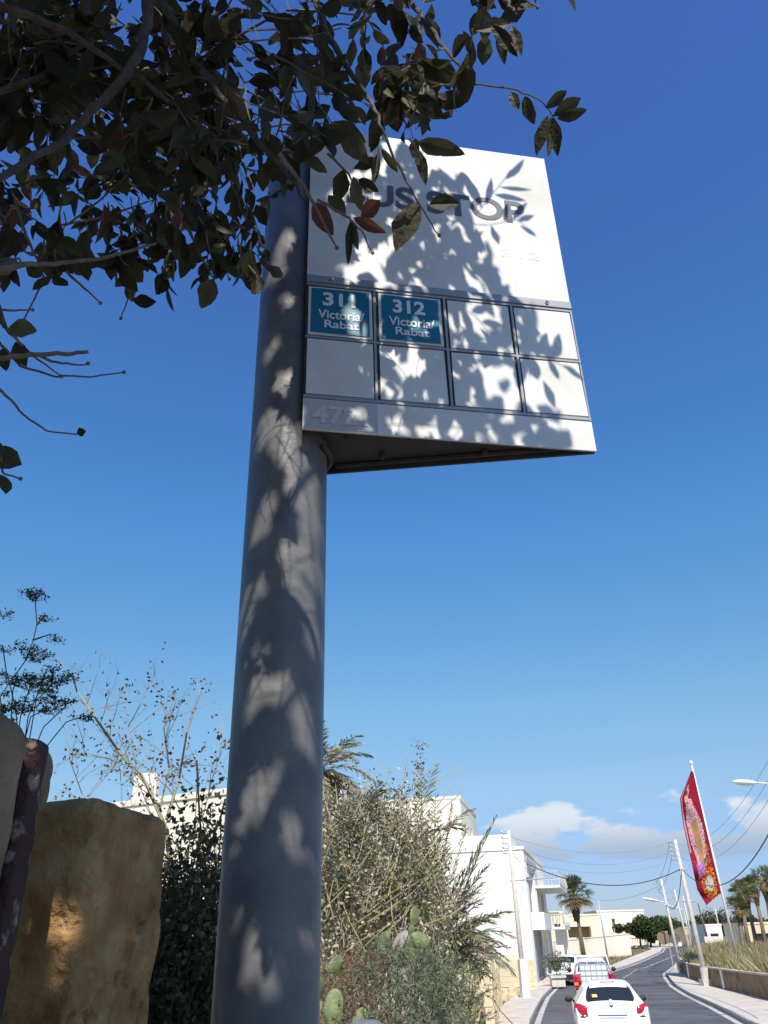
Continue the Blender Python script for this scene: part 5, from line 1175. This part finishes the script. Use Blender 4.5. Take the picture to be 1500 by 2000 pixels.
# white hatchback
HB = [(0, .78, .60, .80), (.03, .90, .66, .83), (.06, .99, .66, .845), (.12, 1.06, .64, .855), (.46, 1.38, .545, .865), (.52, 1.435, .55, .868), (.62, 1.455, .565, .87), (1.3, 1.475, .58, .87), (2.0, 1.44, .58, .87), (2.35, 1.33, .58, .87), (2.95, 1.0, .66, .86), (3.75, .82, .66, .83), (3.92, .70, .60, .78), (3.96, .60, .55, .74)]
cpos = (5.12, 22.3, g(22.3)); cr_ = thing('parked_car', cpos, 'white hatchback seen from behind with an orange sticker in its rear window', 'car', 'vehicles on the road'); ren(cr_, 'hatchback')
body, T, tp, sp, sm = car(cr_, cpos, rad(9.5), 3.96, 1.74, 1.46, HB, 'carwhite', .93, None)
rwn = tp(.135, .465, .93, 'rear_window', 'darkglass', .010, 10, rnd=.10)
for s_ in (-1, 1):
    sp(.62, 1.45, .08, .92, 'side_window', 'darkglass', s_); sp(1.5, 2.5, .08, .92, 'side_window', 'darkglass', s_)
    mb = MB(); pr = None; n2 = 12
    for i_ in range(9):
        t_y = i_ / 8
        row = []
        for k_ in range(n2 + 1):     # lens wrapped round the rear corner: flat tailgate part then the flank
            w_ = k_ / n2; ang_ = w_ * 1.35; hgt = (.5 - abs(t_y - .5)) * 2
            zc_ = .86 + .04 * w_; zh = (.145 * (1 - .55 * abs(w_ - .45) ** 1.5)) * (1 - .35 * (1 - w_) ** 2)
            z_ = zc_ + (t_y - .5) * 2 * zh; ins = .0 + .03 * (1 - hgt) ** 2
            x_ = .56 + .275 * math.sin(ang_) / math.sin(1.35) - ins * .3; yy_ = -.015 + .22 * (1 - math.cos(ang_)) + (.10 if z_ > .93 else 0) * (z_ - .93) * 4 * (1 - w_) + ins * .6
            row.append(mb.vt(T(s_ * (x_ + .018), yy_ + .01, z_)))
        if pr:
            for k_ in range(n2): mb.fc(pr[k_], pr[k_ + 1], row[k_ + 1], row[k_])
        pr = row
    tl = mb.build('tail_light', 'lampred', cr_, smooth=True); so_ = tl.modifiers.new('t', 'SOLIDIFY'); so_.thickness = .03
    blob(cr_, T, (s_ * .70, .02, .755), (.085, .03, .030), 'lamp_base', 'black', tl); blob(cr_, T, (s_ * .645, -.012, .775), (.028, .02, .022), 'reversing_lamp', 'carwhite', tl)
    blob(cr_, T, (s_ * .95, 2.25, .99), (.10, .05, .07), 'mirror', 'black'); tb(cr_, T, (s_ * .86 - .03, s_ * .86 + .06), (2.24, 2.30), (.95, .98), 'mirror_arm', 'black')
tb(cr_, T, (-.17, .17), (.470, .50), (1.432, 1.452), 'brake_light', 'lampred')
tp(.40, .60, .80, 'spoiler', 'carwhite', .03, 8)
hl = tb(cr_, T, (-.34, .34), (-.012, .03), (.775, .795), 'tailgate_handle', 'chrome'); tb(cr_, T, (-.26, .26), (-.010, .03), (.60, .715), 'plate', 'letterwhite'); tb(cr_, T, (-.30, .30), (-.008, .03), (.725, .74), 'plate_recess', 'galv')
blob(cr_, T, (0, .055, .97), (.055, .03, .05), 'emblem', 'chrome'); mb = MB(); mb.tube([T(.0, .11, 1.07), T(.02, .15, 1.10), T(.24, .17, 1.075)], .010, 5); mb.build('wiper', 'black', cr_); blob(cr_, T, (0, .10, 1.055), (.045, .035, .05), 'wiper_hub', 'carwhite')
y_ = .20; zz = sm(y_, 1); mb = MB(); q = [T(-.42, .185, sm(.185, 1)), T(-.30, .185, sm(.185, 1)), T(-.30, .245, sm(.245, 1)), T(-.42, .245, sm(.245, 1))]; off_ = np.array([0, -.022, .022]); q2 = [p + off_ for p in q]; q1 = [p + off_ * .8 for p in q]; mb.poly(q2); mb.poly(q1[::-1]); mb.build('sticker', 'sticker', rwn)
mb = MB(); mb.tube([T(0, .75, 1.45), T(0, .55, 1.58)], .006, 5); mb.build('aerial', 'black', cr_)
tb(cr_, T, (-.80, .80), (-.035, .12), (.36, .56), 'bumper', 'carwhite'); tb(cr_, T, (-.55, .55), (-.045, .1), (.26, .355), 'bumper_insert', 'black')
wheels(cr_, T, (.72, 3.22), .74, .31)
# red pickup with a white tank
pp = G(1160, 1932); pc_ = P(1160, 1900, 40.0); pos = (float(pc_[0]), 40., g(40)); pk = thing('pickup_truck', pos, 'red pickup truck with a caged white tank on its bed, ahead of the hatchback', 'pickup truck', 'vehicles on the road')
PK = [(1.95, 1.02, .74, .83), (1.98, 1.10, .73, .84), (2.08, 1.62, .60, .84), (2.2, 1.70, .60, .84), (3.1, 1.72, .60, .84), (3.35, 1.66, .60, .84), (3.95, 1.10, .70, .84), (4.9, 1.0, .70, .82), (5.05, .85, .66, .8)]
body, T, tp, sp, sm = car(pk, pos, rad(10.5), 5.05, 1.75, 1.7, PK, 'carred', 1.08, None, floor=.5, two=1.10)
tp(2.0, 2.065, .95, 'rear_window', 'darkglass', .012, 6)
tp(2.10, 3.2, .93, 'roof_panel', 'carwhite', .012, 8)
for s_ in (-1, 1): sp(2.25, 3.5, .08, .9, 'side_window', 'darkglass', s_); tb(pk, T, (s_ * .86 - .05, s_ * .86 + .02) if s_ > 0 else (s_ * .86 - .02, s_ * .86 + .05), (0, 1.94), (.62, 1.12), 'bed_side', 'carred')
tb(pk, T, (-.80, .80), (.07, 1.93), (.60, .66), 'bed_floor', 'carred'); tb(pk, T, (-.80, .80), (0, .05), (.62, .72), 'tailgate', 'carred')
for s_ in (-1, 1):
    tl = tb(pk, T, (s_ * .80 - .10, s_ * .80 + .10), (-.06, .06), (.86, 1.08), 'tail_light', 'lampred'); tb(pk, T, (s_ * .80 - .095, s_ * .80 + .095), (-.065, .05), (.74, .855), 'indicator', 'lamporange', tl)
    blob(pk, T, (s_ * 1.02, 3.45, 1.22), (.11, .06, .10), 'mirror', 'black')
tb(pk, T, (-.85, .85), (-.12, -.02), (.42, .56), 'bumper', 'galv')
mb = MB(); fr_ = [(-.80, 1.75, 1.12), (-.70, 1.85, 1.80), (.70, 1.85, 1.80), (.80, 1.75, 1.12)]; mb.tube([T(*p) for p in fr_], .05, 8); mb.tube([T(-.25, 1.86, 1.76), T(-.15, 1.8, 1.2)], .02, 5); mb.tube([T(.3, 1.86, 1.76), T(.25, 1.8, 1.2)], .02, 5); mb.build('roll_bar', 'carwhite', pk, smooth=True)
wheels(pk, T, (.95, 4.1), .76, .36)
tk = thing('tank', T(0, .9, .66), 'white plastic tank in a wire cage standing on the pickup bed', 'tank')
mb = MB(); i0 = T(0, 0, 0); 
tb(tk, T, (-.56, .56), (.25, 1.4), (.70, 1.50), 'container', 'tank')
mb = MB()
for k in range(6):
    x = -.59 + .236 * k; mb.tube([T(x, .22, .67), T(x, .22, 1.53), T(x, 1.43, 1.53)], .012, 5)
for z in (.68, .9, 1.1, 1.3, 1.53): mb.tube([T(-.59, 1.43, z), T(-.59, .22, z), T(.59, .22, z), T(.59, 1.43, z)], .013, 5)
mb.build('cage', 'galv', tk)
# white SUV at the kerb
sv = P(1108, 1895, 56); pos = (float(sv[0]) - .1, 56., g(56)); su = thing('suv', pos, 'white SUV parked at the left kerb beyond the planters', 'car', 'vehicles on the road')
SV = [(0, .95, .66, .86), (.05, 1.1, .70, .88), (.12, 1.2, .70, .9), (.42, 1.58, .60, .91), (.6, 1.64, .60, .91), (2.2, 1.66, .62, .91), (2.7, 1.5, .62, .9), (3.3, 1.1, .7, .9), (4.2, .95, .7, .86), (4.4, .7, .6, .8)]
body, T, tp, sp, sm = car(su, pos, rad(24), 4.4, 1.82, 1.66, SV, 'carwhite', 1.05, None, floor=.3)
tp(.15, .40, .9, 'rear_window', 'darkglass', .010, 8, rnd=.1)
for s_ in (-1, 1): sp(.6, 1.6, .08, .92, 'side_window', 'darkglass', s_); sp(1.65, 2.8, .08, .92, 'side_window', 'darkglass', s_); blob(su, T, (s_ * .76, .03, .98), (.12, .09, .09), 'tail_light', 'lampred')
tb(su, T, (-.82, .82), (-.04, .12), (.34, .62), 'bumper', 'black'); tb(su, T, (-.26, .26), (-.02, .04), (.72, .84), 'plate', 'letterwhite'); wheels(su, T, (.85, 3.5), .80, .34)
# planters
for k, (px, py, w_, lab) in enumerate(((1090, 1926, .9, 'white planter box with a grey green bush at the left kerb'), (1104, 1916, .75, 'small white planter box right of the bush, next to the parked SUV'))):
    b = G(px, py, .13); t = thing('planter', b, lab, 'planter', 'planters on the left pavement'); mb = MB(); a_ = w_ / 2
    mb.prism([(b[0] - a_ * .85, b[1] - a_ * .8), (b[0] + a_ * .85, b[1] - a_ * .8), (b[0] + a_ * .85, b[1] + a_ * .8), (b[0] - a_ * .85, b[1] + a_ * .8)], b[2] - .02, b[2] + .42); mb.prism([(b[0] - a_, b[1] - a_), (b[0] + a_, b[1] - a_), (b[0] + a_, b[1] + a_), (b[0] - a_, b[1] + a_)], b[2] + .422, b[2] + .55); mb.build('box', 'concrete', t)
    if k == 0: mb = MB(); crown(mb, b + [.05, .1, 1.15], .75, 1500, .06, [(.17, .19, .13), (.11, .13, .08), (.22, .23, .17)], .95); mb.build('bush', 'foliage', t); mb = MB(); mb.tube([b + [0, 0, .5], b + [.05, .1, 1.2]], .03, 5); mb.build('stem', 'bark', t)
    else: mb = MB(); crown(mb, b + [0, 0, .62], .3, 200, .05, [(.17, .19, .13)], .7); mb.build('bush', 'foliage', t)
